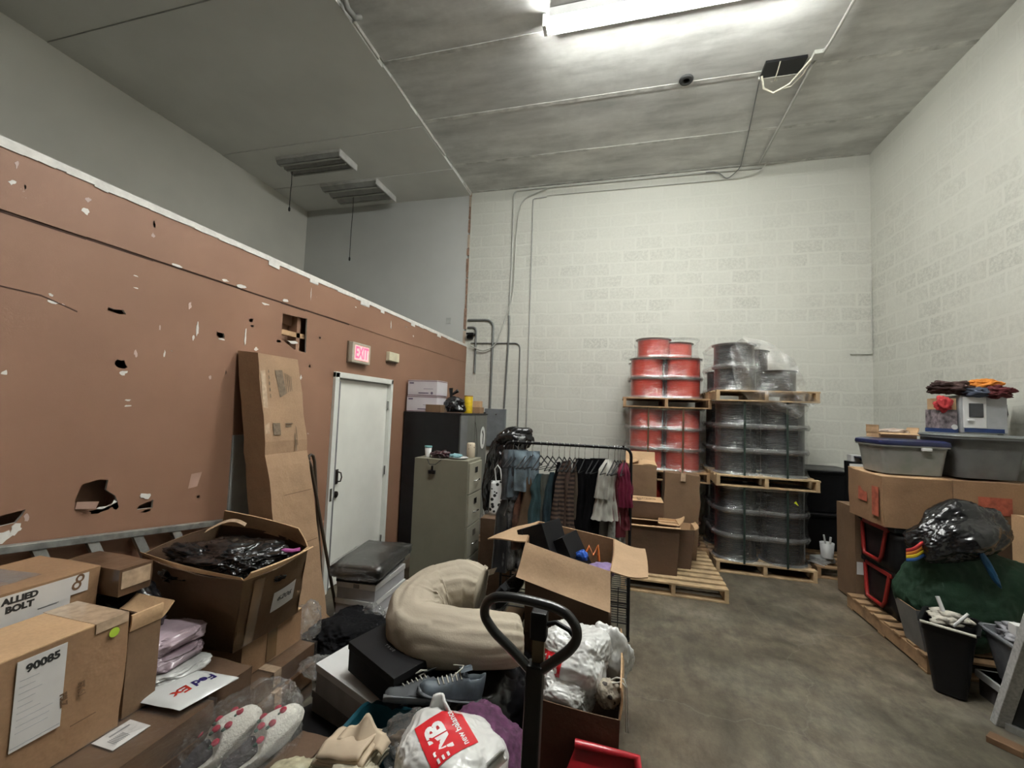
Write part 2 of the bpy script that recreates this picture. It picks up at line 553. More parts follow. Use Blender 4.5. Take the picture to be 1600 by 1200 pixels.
# ragged white edge where boards and concrete meet
mb = MB()
random.seed(3)
y = -0.2
while y < 6.95:
    l = random.uniform(0.1, 0.5)
    if random.random() < 0.7:
        mb.box((-2.702, y, ZL - 0.004), (-2.702 + random.uniform(.006, .018), min(y + l, 6.98), ZC - .002))
    y += l
struct(mb, 'trim_1', mat('ragged_white_edge', (0.55, 0.54, 0.5), 0.7))
# torn joint between drywall and block wall at the back
mb = MB(); z = 2.9
while z < 5.6:
    l = random.uniform(0.05, 0.25); a = random.uniform(0.004, 0.018)
    mb.box((-2.716 - a, YB - 0.016 - random.uniform(0, .01), z), (-2.705 + a, YB + 0.01, z + l), random.choice((0, 0, 1)))
    z += l * random.uniform(0.8, 1.3)
struct(mb, 'trim_2', [mat('torn_joint', (0.27, 0.17, 0.12), 0.9, var=0.3, vs=20), mat('old_wood_strip', (0.45, 0.36, 0.28), 0.9)])

# ------------------------------------------------------------------ brown partition with its damage
def poly_fill(outer, holes):
    import bmesh
    bm = bmesh.new()
    for loop in [outer] + holes:
        vs = [bm.verts.new((0, y, z)) for y, z in loop]
        for i in range(len(vs)):
            bm.edges.new((vs[i], vs[(i + 1) % len(vs)]))
    bmesh.ops.triangle_fill(bm, use_beauty=True, use_dissolve=False, edges=bm.edges[:])
    bm.verts.index_update()
    v = [tuple(q.co) for q in bm.verts]; f = [tuple(q.index for q in fc.verts) for fc in bm.faces]
    bm.free()
    return v, f
H1 = [(1.565, 1.234), (1.577, 1.28), (1.59, 1.32), (1.66, 1.335), (1.705, 1.325), (1.70, 1.274), (1.745, 1.235), (1.76, 1.20), (1.689, 1.175), (1.631, 1.19)]
H2 = [(2.82, 2.283), (2.82, 2.49), (3.093, 2.505), (3.104, 2.211), (2.96, 2.22)]
H3 = [(1.86, 1.136), (1.869, 1.156), (1.946, 1.175), (1.944, 1.128)]
H4 = [(2.259, 2.21), (2.262, 2.235), (2.315, 2.232), (2.322, 2.205), (2.29, 2.195)]
H5 = [(1.626, 2.232), (1.632, 2.25), (1.66, 2.243), (1.70, 2.25), (1.717, 2.23), (1.68, 2.222), (1.65, 2.227)]
H6 = [(1.30, 1.18), (1.29, 1.225), (1.34, 1.232), (1.384, 1.238), (1.375, 1.215), (1.355, 1.185)]
DOOR = [(3.55, -0.01), (3.55, 2.05), (4.50, 2.05), (4.50, -0.01)]
outer = [(-4.0, 0.0), (3.55, 0.0), (3.55, 2.06), (4.50, 2.06), (4.50, 0.0), (6.99, 0.0), (6.99, 2.88), (-4.0, 2.88)]
pv, pf = poly_fill(outer, [H1, H2, H3, H4, H5, H6])
mb = MB()
v0 = [Vector((XP, y, z)) for _, y, z in pv]
fl = []
for f in pf:
    a, b, c = (v0[i] for i in f)
    fl.append(f if (b - a).cross(c - a).x > 0 else (f[0], f[2], f[1]))
mb.add(v0, fl, 0)
mb.add([p - Vector((0.013, 0, 0)) for p in v0], [tuple(reversed(f)) for f in fl], 1)
for k, h in enumerate([outer] + [H1, H2, H3, H4, H5, H6]):
    n = len(h)
    vs = [Vector((XP, y, z)) for y, z in h] + [Vector((XP - 0.013, y, z)) for y, z in h]
    mb.add(vs, [(i, (i + 1) % n, n + (i + 1) % n, n + i) for i in range(n)], 1)
# back leaf, end, dark studs in the cavity
mb.box((XP - 0.14, -4.0, 0), (XP - 0.127, 3.5, 2.88), 2)
mb.box((XP - 0.14, 4.55, 0), (XP - 0.127, 6.98, 2.88), 2)
mb.box((XP - 0.14, 3.5, 2.1), (XP - 0.127, 4.55, 2.88), 2)
mb.box((XP - 0.127, 6.97, 0), (XP - 0.013, 6.985, 2.88), 0)
for y in (1.2, 1.78, 2.42, 3.02, 3.46, 4.52, 5.2, 5.9):
    mb.box((XP - 0.125, y, 0), (XP - 0.035, y + 0.04, 2.88), 2)
mb.box((XP - 0.07, 2.80, 2.33), (XP - 0.035, 3.12, 2.37), 3)
mb.box((XP - 0.10, 2.80, 2.43), (XP - 0.09, 3.12, 2.52), 2)
# ledge: the upper board stands a little proud, dark line beneath it
random.seed(5)
y = -4.0
while y < 6.98:
    y2 = min(6.98, y + random.uniform(0.25, 0.6))
    zz = 2.578 + random.uniform(-0.003, 0.003)
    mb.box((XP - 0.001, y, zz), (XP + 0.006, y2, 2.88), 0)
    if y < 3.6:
        mb.box((XP, y, zz - random.uniform(0.008, 0.016)), (XP + 0.0012, y2, zz - 0.0005), 4)  # thin dark strip drawn along the seam
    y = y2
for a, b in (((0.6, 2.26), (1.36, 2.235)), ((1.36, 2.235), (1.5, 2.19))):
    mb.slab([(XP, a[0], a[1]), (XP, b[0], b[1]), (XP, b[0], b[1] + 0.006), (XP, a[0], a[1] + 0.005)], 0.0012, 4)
# white plaster band and runs along the top edge
y = -4.0
while y < 6.98:
    l = random.uniform(0.04, 0.12); y2 = min(y + l, 6.985)
    dz = 0.022 + 0.02 * abs(noise.noise(Vector((y * 3, 0, 0)))) + (0.03 if random.random() < 0.10 else 0)
    mb.hexa([(XP + .0055, y, 2.88 - dz), (XP + .011, y, 2.88 - dz), (XP + .011, y2, 2.88 - dz * random.uniform(.7, 1.2)), (XP + .0055, y2, 2.88 - dz),
             (XP + .0055, y, 2.896), (XP + .011, y, 2.896), (XP + .011, y2, 2.896), (XP + .0055, y2, 2.896)], 5)
    y = y2
mb.box((XP - 0.15, -4.0, 2.88), (XP + 0.010, 6.985, 2.895), 5)
# scrapes and torn paper
MARKS = [(1.228, 2.797, 0.016, 0.04), (1.22, 2.713, 0.027, 0.029), (1.263, 2.714, 0.013, 0.029), (1.497, 2.772, 0.031, 0.033), (1.491, 2.708, 0.036, 0.039), (1.813, 2.777, 0.022, 0.052), (1.811, 2.715, 0.03, 0.037), (1.958, 2.587, 0.075, 0.016), (2.283, 2.596, 0.076, 0.022), (2.416, 2.595, 0.082, 0.04), (1.394, 2.249, 0.023, 0.018), (1.402, 2.217, 0.052, 0.015), (1.441, 2.214, 0.014, 0.012), (1.745, 2.455, 0.028, 0.01), (1.751, 2.387, 0.025, 0.01), (2.065, 2.363, 0.02, 0.06), (2.122, 2.235, 0.02, 0.12), (2.103, 2.165, 0.016, 0.04), (1.898, 2.191, 0.014, 0.037), (2.3, 2.19, 0.05, 0.014), (2.522, 2.372, 0.05, 0.03), (2.485, 2.232, 0.016, 0.166), (2.586, 2.167, 0.045, 0.03), (1.265, 1.861, 0.022, 0.03), (1.781, 2.021, 0.02, 0.05), (1.936, 2.035, 0.012, 0.054), (1.716, 1.956, 0.067, 0.056), (1.726, 1.907, 0.049, 0.035), (1.764, 1.757, 0.038, 0.012), (1.766, 1.725, 0.038, 0.014), (2.238, 1.922, 0.02, 0.04), (2.353, 1.967, 0.012, 0.035), (2.224, 1.141, 0.027, 0.026), (1.9, 1.205, 0.07, 0.045), (1.907, 1.118, 0.06, 0.016), (1.683, 1.172, 0.117, 0.03), (1.745, 1.186, 0.05, 0.06), (1.358, 1.155, 0.06, 0.05), (1.32, 1.13, 0.07, 0.06), (1.39, 1.2, 0.02, 0.05), (2.539, 2.33, 0.04, 0.02), (2.80, 2.262, 0.06, 0.03), (2.94, 2.275, 0.115, 0.03), (3.064, 1.99, 0.03, 0.05), (3.162, 2.1, 0.03, 0.03), (4.814, 2.778, 0.08, 0.02), (4.449, 2.727, 0.02, 0.105), (5.01, 2.698, 0.04, 0.03), (3.111, 2.726, 0.01, 0.122), (3.757, 2.772, 0.03, 0.02), (2.643, 2.522, 0.084, 0.02), (2.83, 2.596, 0.07, 0.03), (3.268, 2.369, 0.03, 0.02), (3.159, 1.374, 0.02, 0.03), (3.588, 1.077, 0.02, 0.015), (1.975, 2.064, 0.02, 0.01)]
for i, (y, z, wy, hz) in enumerate(MARKS):
    n = 11
    pts = []
    for k in range(n):
        a = 2 * pi * k / n
        r = random.uniform(0.45, 1.15)
        pts.append((XP, y + cos(a) * wy / 2 * r, z + sin(a) * hz / 2 * r))
    x0 = 0.006 if z > 2.578 else 0.0
    mb.slab([(p[0] + x0, p[1], p[2]) for p in pts], 0.0008 if wy * hz < 0.0018 else 0.004, 5 if wy * hz > 0.0012 or i % 3 else 6)
# scraped and re-stuck rectangle, faint primer
mb.slab([(XP, 2.15, 1.205), (XP, 2.21, 1.21), (XP, 2.235, 1.30), (XP, 2.165, 1.295)], 0.0006, 7)
# torn flap of paper under the largest hole
mb.slab([(XP + .001, 1.57, 1.20), (XP + .03, 1.64, 1.19), (XP + .035, 1.65, 1.225), (XP + .002, 1.575, 1.235)], 0.004, 7)
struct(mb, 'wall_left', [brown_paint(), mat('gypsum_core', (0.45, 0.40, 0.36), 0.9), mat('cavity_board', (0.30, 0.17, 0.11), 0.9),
                         CB_L, mat('seam_dark_line', (0.06, 0.03, 0.02), 0.9), mat('plaster_white', (0.70, 0.68, 0.64), 0.8, var=0.1, vs=30),
                         mat('primer_pink', (0.52, 0.40, 0.36), 0.8), mat('primer_tan', (0.42, 0.27, 0.21), 0.8)])

# ------------------------------------------------------------------ door in the partition
d = thing('door_1', None, None, (XP, 4.02, 0)); d['kind'] = 'structure'
DW = mat('white_door_paint', (0.82, 0.82, 0.76), 0.45, var=0.05, vs=3)
DF = mat('white_frame_paint', (0.76, 0.77, 0.72), 0.4, var=0.04)
GASK = mat('grey_door_edge', (0.24, 0.24, 0.25), 0.4, 0.3)
L = 0.475
mb = MB().box((-0.13, -L - 0.06, 0), (0.03, -L, 2.08)).box((-0.13, L, 0), (0.03, L + 0.045, 2.08)).box((-0.13, -L - 0.06, 2.03), (0.03, L + 0.045, 2.085))
mb.build('door_frame', DF, d, bevel=0.004)
MB().box((-0.06, -L + 0.035, 0.012), (-0.018, L - 0.004, 2.02)).build('door_leaf', DW, d, bevel=0.003)
MB().box((-0.016, -L + 0.002, 0.01), (0.012, -L + 0.045, 2.0)).build('edge_guard', GASK, d, bevel=0.003)
mb = MB()
for z in (0.24, 1.03, 1.78):
    mb.cyl((0.0, L - 0.008, z - 0.05), (0.0, L - 0.008, z + 0.05), 0.011)
mb.build('hinge', CHR, d)
HB = mat('dark_bronze', (0.06, 0.05, 0.045), 0.35, 0.7)
mb = MB().box((-0.018, -L + 0.075, 1.0), (-0.008, -L + 0.115, 1.14)).tube([(-0.01, -L + .095, 1.02), (0.035, -L + .095, 1.03), (0.045, -L + .095, 1.07), (0.035, -L + .095, 1.11), (-0.01, -L + .095, 1.12)], 0.007)
mb.build('pull_handle', HB, d)
MB().cyl((-0.018, -L + 0.09, 0.90), (0.0, -L + 0.09, 0.90), 0.032).cyl((0, -L + .09, .90), (0.012, -L + .09, .90), 0.014).build('deadbolt', HB, d)
MB().box((-0.004, -L - 0.05, 0.86), (0.033, -L - 0.02, 0.98)).build('strike_plate', CHR, d)

# bare patch of unpainted board behind the leaning carton
tag(MB().box((XP, 2.44, 0.55), (XP + 0.012, 2.86, 1.53)).build('board_sheet', mat('bare_grey_board', (0.33, 0.34, 0.33), 0.8, var=0.1)),
    'flat grey board sheet against the brown wall behind the tall leaning carton', 'board')

# ------------------------------------------------------------------ exit sign, emergency box
s = thing('exit_sign', 'lit red EXIT sign over the white door', 'sign', (XP, 3.83, 2.20))
MB().box((0.0, -0.155, 0), (0.06, 0.155, 0.205)).build('sign_box', mat('aged_cream_plastic', (0.50, 0.45, 0.36), 0.5), s, bevel=0.006)
MB().box((-0.002, -0.165, -0.008), (0.018, -0.155, 0.21)).build('back_plate', mat('brown_side', (0.16, 0.12, 0.08), 0.6), s)
EM = emis('exit_red_glow', (1.0, 0.03, 0.06), 2.6)
patch('lit_panel', frame((0.06, 0.0, 0.102), (0, 1, 0), (0, 0, 1), 0.001), 0.235, 0.145, emis('exit_pink_glow', (0.95, 0.25, 0.25), 0.9), s)
text_mesh('exit_letters', 'EXIT', 0.165, EM, frame((0.0615, -0.002, 0.100), (0, 1, 0), (0, 0, 1), 0.0016), s, sx=0.66, bold=0.0035)
e = thing('emergency_box', 'small cream emergency light box beside the EXIT sign', 'alarm', (XP, 4.50, 2.30))
MB().box((0, -0.11, 0), (0.05, 0.11, 0.105)).build('housing', mat('cream_plastic', (0.62, 0.58, 0.42), 0.5), e, bevel=0.006)
MB().box((-0.001, -0.115, -0.012), (0.03, 0.115, 0.0)).build('base_strip', mat('brown_side', (0.16, 0.12, 0.08)), e)

# ------------------------------------------------------------------ fluorescent strip, ceiling fittings
TM = emis('tube_glow', (0.985, 1.0, 0.965), TUBE)
TM2 = emis('tube_glow_added', (0.985, 1.0, 0.965), TUBE)  # tubes of the unseen second strip, added to brighten left wall and foreground
for yy_, tm_, lb_ in ((3.9, TM, 'long lit fluorescent strip on the concrete ceiling'), (1.9, TM2, 'added lit fluorescent strip out of view, brightening the left wall and foreground')):
    t = thing('fluorescent_light', lb_, 'lamp', (0.41, yy_, ZC - .006))
    MB().box((-1.16, -0.10, -0.06), (1.16, 0.10, 0.0)).box((-1.16, -0.105, -0.088), (1.16, -0.10, 0.0)).box((-1.16, 0.10, -0.088), (1.16, 0.105, 0.0)).build('housing', WHT_P, t)  # side lips added to keep tube light off the nearby ceiling
    for dy in (-0.032, 0.032):
        MB().cyl((-1.19, dy, -0.115), (1.19, dy, -0.115), 0.019, n=12).build('tube', tm_, t)
    for sx in (-1, 1):
        MB().box((sx * 1.215 - 0.02, -0.06, -0.135), (sx * 1.215 + 0.02, 0.06, 0.0)).build('lamp_holder', WHT_P, t, bevel=0.004)
def shoplight(name, label, x0, x1, y0, y1, cx, cy, zlow):
    f = thing(name, label, 'lamp', ((x0 + x1) / 2, (y0 + y1) / 2, ZL), group='switched off ceiling fixtures')
    a, b = (x1 - x0) / 2, (y1 - y0) / 2
    LM = mat('unlit_white_lens', (0.36, 0.36, 0.33), 0.4, var=0.05)
    MB().box((-a, -b, -0.05), (a, b, 0.0)).build('housing', mat('fixture_white', (0.50, 0.49, 0.46), 0.5), f, bevel=0.004)
    mb = MB()
    for k in range(3):
        yy = -b + 2 * b * (k + 0.5) / 3
        mb.hexa([(-a, yy - b / 3 + .012, -0.052), (a, yy - b / 3 + .012, -0.052), (a, yy + b / 3 - .012, -0.052), (-a, yy + b / 3 - .012, -0.052),
                 (-a, yy - .03, -0.10), (a, yy - .03, -0.10), (a, yy + .03, -0.10), (-a, yy + .03, -0.10)][::1])
    mb.build('reflector', mat('reflector_grey', (0.30, 0.30, 0.28), 0.45), f)
    for k in range(3):
        yy = -b + 2 * b * (k + 0.5) / 3
        MB().cyl((-a + .03, yy, -0.113), (a - .03, yy, -0.113), 0.013, n=10).build('tube', LM, f)
    MB().box((a, -b, -0.115), (a + 0.02, b, 0.0)).build('end_cap', mat('end_cap_white', (0.62, 0.62, 0.6), 0.5), f)
    MB().tube([(cx, cy, -0.08), (cx + .01, cy, -0.3), (cx - .01, cy + .01, zlow * .6), (cx, cy, zlow)], 0.006).build('hanging_cord', INK, f)
    MB().lathe([(0.0, -.05), (0.016, -.03), (0.016, .01), (0.008, .03)], (cx, cy, zlow), 8).build('cord_plug', INK, f)
shoplight('ceiling_fixture', 'unlit fixture on the boarded ceiling with the shorter hanging cord, nearer one', -5.35, -4.2, 5.3, 5.74, -0.5, 0.05, -0.72)
shoplight('ceiling_fixture', 'unlit fixture on the boarded ceiling with the longer hanging cord, close to the back wall', -5.2, -4.1, 6.14, 6.78, -0.1, 0.0, -1.25)
tag(MB().lathe([(0.075, 0), (0.08, -.012), (0.07, -.03), (0.042, -.03), (0.036, -.012), (0.036, 0)], (0, 0, 0), 24).build('ceiling_ring', INK, loc=(0.645, 4.99, ZC - 0.003)), 'small black ring fitting on the pale ceiling joint', 'fitting')
tag(MB().tube([(0, 0, 0), (0.0, .05, -.05), (.02, .14, -.06), (.03, .2, -.0)], 0.03, 8).build('ceiling_stub', mat('stub_grey', (0.3, 0.3, 0.28)), loc=(-2.64, 3.28, ZC - 0.02)), 'short bent grey pipe stub at the edge of the boarded ceiling', 'pipe')
jb = thing('ceiling_opening_box', 'dark open junction recess in the ceiling with loose pale cables', 'box', (1.64, 5.02, ZC))
MB().box((-0.2, -0.12, -0.03), (0.2, 0.10, 0.0)).build('recess', BLKM, jb)
MB().box((-0.21, 0.10, -0.035), (0.21, 0.125, 0.0)).build('pale_rail', mat('pale_rail', (0.5, 0.49, 0.44)), jb)
MB().tube([(0.27, -.12, -.01), (0.2, -.02, -.06), (0.1, 0.10, -.14), (-0.04, 0.17, -.17), (-0.15, .14, -.12), (-.19, .06, -.03)], 0.011).tube([(-.06, -.12, -.03), (-.05, 0.0, -.05), (-.05, .1, -.08), (-.01, .15, -.03)], 0.006).tube([(0.26, -.14, -.01), (0.22, 0.05, -.08), (0.14, 0.17, -.12), (0.05, 0.22, -.1)], 0.008).build('cable', mat('pale_cable', (0.55, 0.52, 0.42), 0.5), jb)

COND = mat('painted_conduit', (0.42, 0.42, 0.38), 0.5, var=0.1)
CONDG = mat('grey_conduit', (0.16, 0.165, 0.16), 0.45, 0.4)
def bend(pts, r):
    """round the corners of a polyline"""
    P = [Vector(p) for p in pts]; out = [P[0]]
    for i in range(1, len(P) - 1):
        a, b = (P[i - 1] - P[i]), (P[i + 1] - P[i])
        rr = min(r, a.length * .45, b.length * .45)
        p0, p1 = P[i] + a.normalized() * rr, P[i] + b.normalized() * rr
        for k in range(6):
            t = k / 5
            out.append(p0 * (1 - t) ** 2 + P[i] * 2 * t * (1 - t) + p1 * t ** 2)
    out.append(P[-1])
    return out
def pipe(name, label, cat, pts, r, m, br=0.12):
    p0 = Vector(pts[0])
    mb = MB().tube([q - p0 for q in bend(pts, br)], r, 8)
    return tag(mb.build(name, m, loc=p0), label, cat)
YW = YB - 0.02
pipe('conduit', 'thickest grey conduit bending down into the grey electrical panel', 'pipe', [(-2.65, YW, 3.335), (-2.18, YW, 3.33), (-2.185, YW, 1.80)], 0.019, CONDG, 0.15)
pipe('conduit', 'short grey conduit hooking down just right of the brown wall top', 'pipe', [(-2.65, YW, 3.205), (-2.49, YW, 3.20), (-2.49, YW, 2.40)], 0.017, CONDG, 0.1)
pipe('conduit', 'thin dark conduit with one bend passing right of the electrical panel', 'pipe', [(-2.58, YW, 2.925), (-1.69, YW, 2.92), (-1.68, YW, 1.2)], 0.010, CONDG, 0.1)
pipe('conduit', 'second grey conduit rising from the electrical panel, right side', 'pipe', [(-1.93, YW, 1.80), (-1.90, YW, 2.93), (-1.895, YW, 3.10), (-1.905, YW, 3.43)], 0.015, CONDG, 0.05)
pipe('conduit', 'tall thin white conduit running straight down the block wall', 'pipe', [(-1.31, YW, 5.45), (-1.55, YW, 5.44), (-1.53, YW, 0.9)], 0.009, mat('greyish_white_pipe', (0.36, 0.36, 0.34), 0.5), 0.04)  # one even greyish white along the whole pipe
pipe('conduit', 'painted conduit climbing the block wall and running along under the ceiling', 'pipe', [(-1.905, YW, 3.4), (-1.89, YW, 4.44), (-1.90, YW, 5.61), (-1.366, YW, 5.616), (1.99, YW, 5.605)], 0.016, COND, 0.1)
pipe('wall_cable', 'loose grey cable looping from the brown wall up beside the conduit', 'cable', [(-2.58, YW - .03, 2.88), (-2.34, YW - .04, 2.765), (-2.114, YW - .03, 2.878), (-1.909, YW - .03, 3.488), (-1.831, YW - .03, 3.82), (-1.829, YW - .03, 4.666), (-1.80, YW - .02, 5.18), (-1.72, YW - .02, 5.456), (-1.31, YW - .03, 5.58)], 0.011, COND, 0.2)
pipe('wall_cable', 'thin cable strung across the top of the block wall below the conduit', 'cable', [(-1.31, YW, 5.475), (0, YW, 5.47), (1.18, YW, 5.47), (1.75, YW - .02, 5.47), (1.97, YW - .02, 5.54), (2.04, YW - .1, 5.63)], 0.007, COND, 0.1)
pipe('wall_cable', 'dark cable sagging in a V below the ceiling at the right', 'cable', [(1.2, YW - .03, 5.60), (1.317, YW - .04, 5.59), (1.409, YW - .04, 5.55), (1.501, YW - .04, 5.447), (1.635, YW - .04, 5.556), (1.69, YW - .05, 5.63), (1.60, 6.2, 5.645), (1.45, 5.16, 5.645)], 0.007, CONDG, 0.06)
pipe('ceiling_conduit', 'painted conduit crossing the ceiling joints toward the back wall', 'pipe', [(2.0, -3.5, 5.63), (1.98, 4.8, 5.63), (1.93, 5.0, 5.63), (1.94, 6.9, 5.63)], 0.015, COND, 0.1)
tag(MB().box((-0.05, -0.05, 0), (0.05, 0.05, 0.045)).build('ceiling_junction_box', COND, loc=(1.93, 4.9, ZC - 0.045), bevel=.004), 'small painted junction box where the ceiling conduit turns', 'box')
ep = thing('electrical_panel', 'grey electrical panel low on the block wall left of the clothes rack', 'panel', (-2.07, YB, 1.15))
MB().box((-0.18, -0.09, 0), (0.18, -0.0, 0.64)).build('panel_box', mat('panel_grey', (0.16, 0.175, 0.185), 0.4, 0.2), ep, bevel=0.004)
MB().box((-0.165, -0.1, 0.015), (0.165, -0.088, 0.62)).build('panel_door', mat('panel_grey_door', (0.175, 0.19, 0.20), 0.4, 0.2), ep, bevel=0.003)
MB().cyl((0.03, -0.112, 0.55), (0.03, -0.098, 0.55), 0.012).build('latch', CHR, ep)
bx = thing('wall_bracket', 'dark metal bracket on the wall above the end of the brown partition', 'bracket', (-2.60, YB, 3.0))
MB().box((-0.05, -0.05, 0), (0.05, 0, 0.06)).box((-0.03, -0.14, 0.06), (0.10, -0.0, 0.09)).build('plate', BLKM, bx)
tag(MB().box((-0.045, -0.012, -0.055), (0.045, 0, 0.055)).build('blank_plate', mat('plate_grey', (0.40, 0.40, 0.38)), loc=(-3.02, YB - 0.013, 3.33), bevel=.003), 'small blank square plate on the grey drywall', 'plate')
# marks and bolts on the block walls
pipe('wall_conduit_short', 'short thin pipe stub running down the corner of the block walls', 'pipe', [(3.385, YW, 3.8), (3.385, YW, 2.75), (3.12, YW, 2.75)], 0.007, COND, 0.03)
# ================================================================== BUILDERS
def softbox(mb, a, b, amp=0.004, bulge=0.006, n=6, seed=0, mi=0, top=None):
    """a box of card: faces gently bowed and dented, edges crisp; top = (dx, dy) widening at the top"""
    a, b = Vector(a), Vector(b); L_ = b - a
    idx = {}; vs = []; o = Vector((seed * 2.3, seed * 4.1, seed * 0.7))
    def vert(i, j, k):
        key = (i, j, k)
        if key not in idx:
            t = Vector((i / n, j / n, k / n))
            p = Vector((a.x + L_.x * t.x, a.y + L_.y * t.y, a.z + L_.z * t.z))
            nrm = Vector((0, 0, 0)); e = 1.0
            for ax in range(3):
                if t[ax] == 0: nrm[ax] -= 1
                elif t[ax] == 1: nrm[ax] += 1
                else: e *= sin(pi * t[ax]) ** 0.6
            d = bulge * e + amp * 2 * noise.noise(p * 6 + o)
            if nrm.length > 0:
                if nrm.z < 0: d *= 0.0
                p = p + nrm.normalized() * d
            if top:
                c = (a + b) / 2
                p.x += (t.x - .5) * 2 * top[0] * t.z; p.y += (t.y - .5) * 2 * top[1] * t.z
            idx[key] = len(vs); vs.append(p)
        return idx[key]
    fs = []
    for u in range(n):
        for v in range(n):
            fs.append((vert(u, v, 0), vert(u, v + 1, 0), vert(u + 1, v + 1, 0), vert(u + 1, v, 0)))
            fs.append((vert(u, v, n), vert(u + 1, v, n), vert(u + 1, v + 1, n), vert(u, v + 1, n)))
            fs.append((vert(u, 0, v), vert(u + 1, 0, v), vert(u + 1, 0, v + 1), vert(u, 0, v + 1)))
            fs.append((vert(u, n, v), vert(u, n, v + 1), vert(u + 1, n, v + 1), vert(u + 1, n, v)))
            fs.append((vert(0, u, v), vert(0, u, v + 1), vert(0, u + 1, v + 1), vert(0, u + 1, v)))
            fs.append((vert(n, u, v), vert(n, u + 1, v), vert(n, u + 1, v + 1), vert(n, u, v + 1)))
    return mb.add(vs, fs, mi, True)

def sharp(o, ang=35):
    o.data.set_sharp_from_angle(angle=radians(ang))
    return o

SEED = [0]
def carton(name, label, a, b, m=None, rz=0.0, tape='x', group=None, amp=0.004, bulge=0.006, cat='box', tm=None, side=True, top=None, n=6):
    """closed carton; a, b world corners; tape runs along x or y over the top and down the ends"""
    SEED[0] += 1
    m = m or CB
    c = Vector(((a[0] + b[0]) / 2, (a[1] + b[1]) / 2, a[2]))
    t = thing(name, label, cat, c, rz, group)
    hx, hy, h = (b[0] - a[0]) / 2, (b[1] - a[1]) / 2, b[2] - a[2]
    sharp(softbox(MB(), (-hx, -hy, 0), (hx, hy, h), amp, bulge, n, SEED[0], 0, top).build('carton_body', m, t))
    if tape:
        mb = MB(); e = bulge + amp + 0.0012; wd = 0.026
        if tape == 'x':
            mb.box((-hx - e * .6, -wd, h + e * .3), (hx + e * .6, wd, h + e))
            if side:
                mb.box((-hx - e, -wd, h - .07), (-hx - e * .3, wd, h + e * .9)).box((hx + e * .3, -wd, h - .07), (hx + e, wd, h + e * .9))
        else:
            mb.box((-wd, -hy - e * .6, h + e * .3), (wd, hy + e * .6, h + e))
            if side:
                mb.box((-wd, -hy - e, h - .07), (wd, -hy - e * .3, h + e * .9)).box((-wd, hy + e * .3, h - .07), (wd, hy + e, h + e * .9))
        mb.build('packing_tape', tm or TAPE_C, t)
    return t

def open_carton(name, label, B, T, m=None, mi=None, th=0.006, flaps=(), cat='box', bulge=0.0, group=None, fm=None):
    """open carton: B bottom corners, T top corners (world, counter-clockwise from above).
    flaps = (side index, length, angle from straight up in degrees, taper[, twist])"""
    m = m or CB
    B = [Vector(p) for p in B]; T = [Vector(p) for p in T]
    c = sum(B, Vector()) / 4; c.z = min(p.z for p in B)
    t = thing(name, label, cat, c)
    B = [p - c for p in B]; T = [p - c for p in T]
    cb, ct = sum(B, Vector()) / 4, sum(T, Vector()) / 4
    mb = MB(); N = 8
    for i in range(4):
        j = (i + 1) % 4
        out = ((B[j] - B[i]).cross(T[i] - B[i])).normalized()
        if out.dot(B[i] + B[j] - cb * 2) < 0: out = -out
        def fn(u, v, off=0.0):
            p = (B[i] * (1 - u) + B[j] * u) * (1 - v) + (T[i] * (1 - u) + T[j] * u) * v
            bow = bulge * sin(pi * u) * (0.35 + v) * 1.0
            w_ = 0.35 * bulge * noise.noise(p * 7 + Vector((i, i, 0)))
            return p + out * (bow + w_ + off)
        mb.grid(lambda u, v: fn(u, v), N, N, 0)
        mb.grid(lambda u, v: fn(1 - u, v, -th), N, N, 1)
        mb.add([fn(k / N, 1) for k in range(N + 1)] + [fn(k / N, 1, -th) for k in range(N + 1)],
               [(k, k + 1, N + 2 + k, N + 1 + k) for k in range(N)], 1)
    mb.add([p + Vector((0, 0, 0.0)) for p in B], [(3, 2, 1, 0)], 0)
    mb.add([p + Vector((0, 0, th)) for p in B], [(0, 1, 2, 3)], 1)
    sharp(mb.build('carton_body', [m, mi or CB], t), 50)
    for fl in flaps:
        i, ln, ang = fl[0], fl[1], radians(fl[2])
        tp = fl[3] if len(fl) > 3 else 0.01
        tw = fl[4] if len(fl) > 4 else 0.0
        j = (i + 1) % 4
        ed = (T[j] - T[i]).normalized()
        out = ed.cross(Vector((0, 0, 1))); out.normalize()
        if out.dot((T[i] + T[j]) / 2 - ct) < 0: out = -out
        def fp(u, v):
            a2 = ang + tw * (u - .5) + 0.12 * sin(v * 2.6 + i)
            d = Vector((0, 0, 1)) * cos(a2) + out * sin(a2)
            s0 = tp * v / (T[j] - T[i]).length
            uu = s0 + (1 - 2 * s0) * u
            return T[i] * (1 - uu) + T[j] * uu + d * ln * v + out * (bulge * sin(pi * u) * 1.35) * (1 - v * .5)
        mb = MB()
        q = [[fp(a_ / 6, b_ / 6) for b_ in range(7)] for a_ in range(7)]
        nr = ed.cross(q[3][3] - q[3][0]).normalized() * 0.0035
        mb.grid(lambda u, v: q[round(u * 6)][round(v * 6)] + nr, 6, 6, 0)
        mb.grid(lambda u, v: q[round((1 - u) * 6)][round(v * 6)] - nr, 6, 6, 0)
        rim = [q[0][k] for k in range(7)] + [q[k][6] for k in range(1, 7)] + [q[6][k] for k in range(5, -1, -1)] + [q[k][0] for k in range(5, 0, -1)]
        n2 = len(rim)
        mb.add([p + nr for p in rim] + [p - nr for p in rim], [(k, (k + 1) % n2, n2 + (k + 1) % n2, n2 + k) for k in range(n2)], 0)
        sharp(mb.build('flap', fm or CB_L, t), 40)
    return t

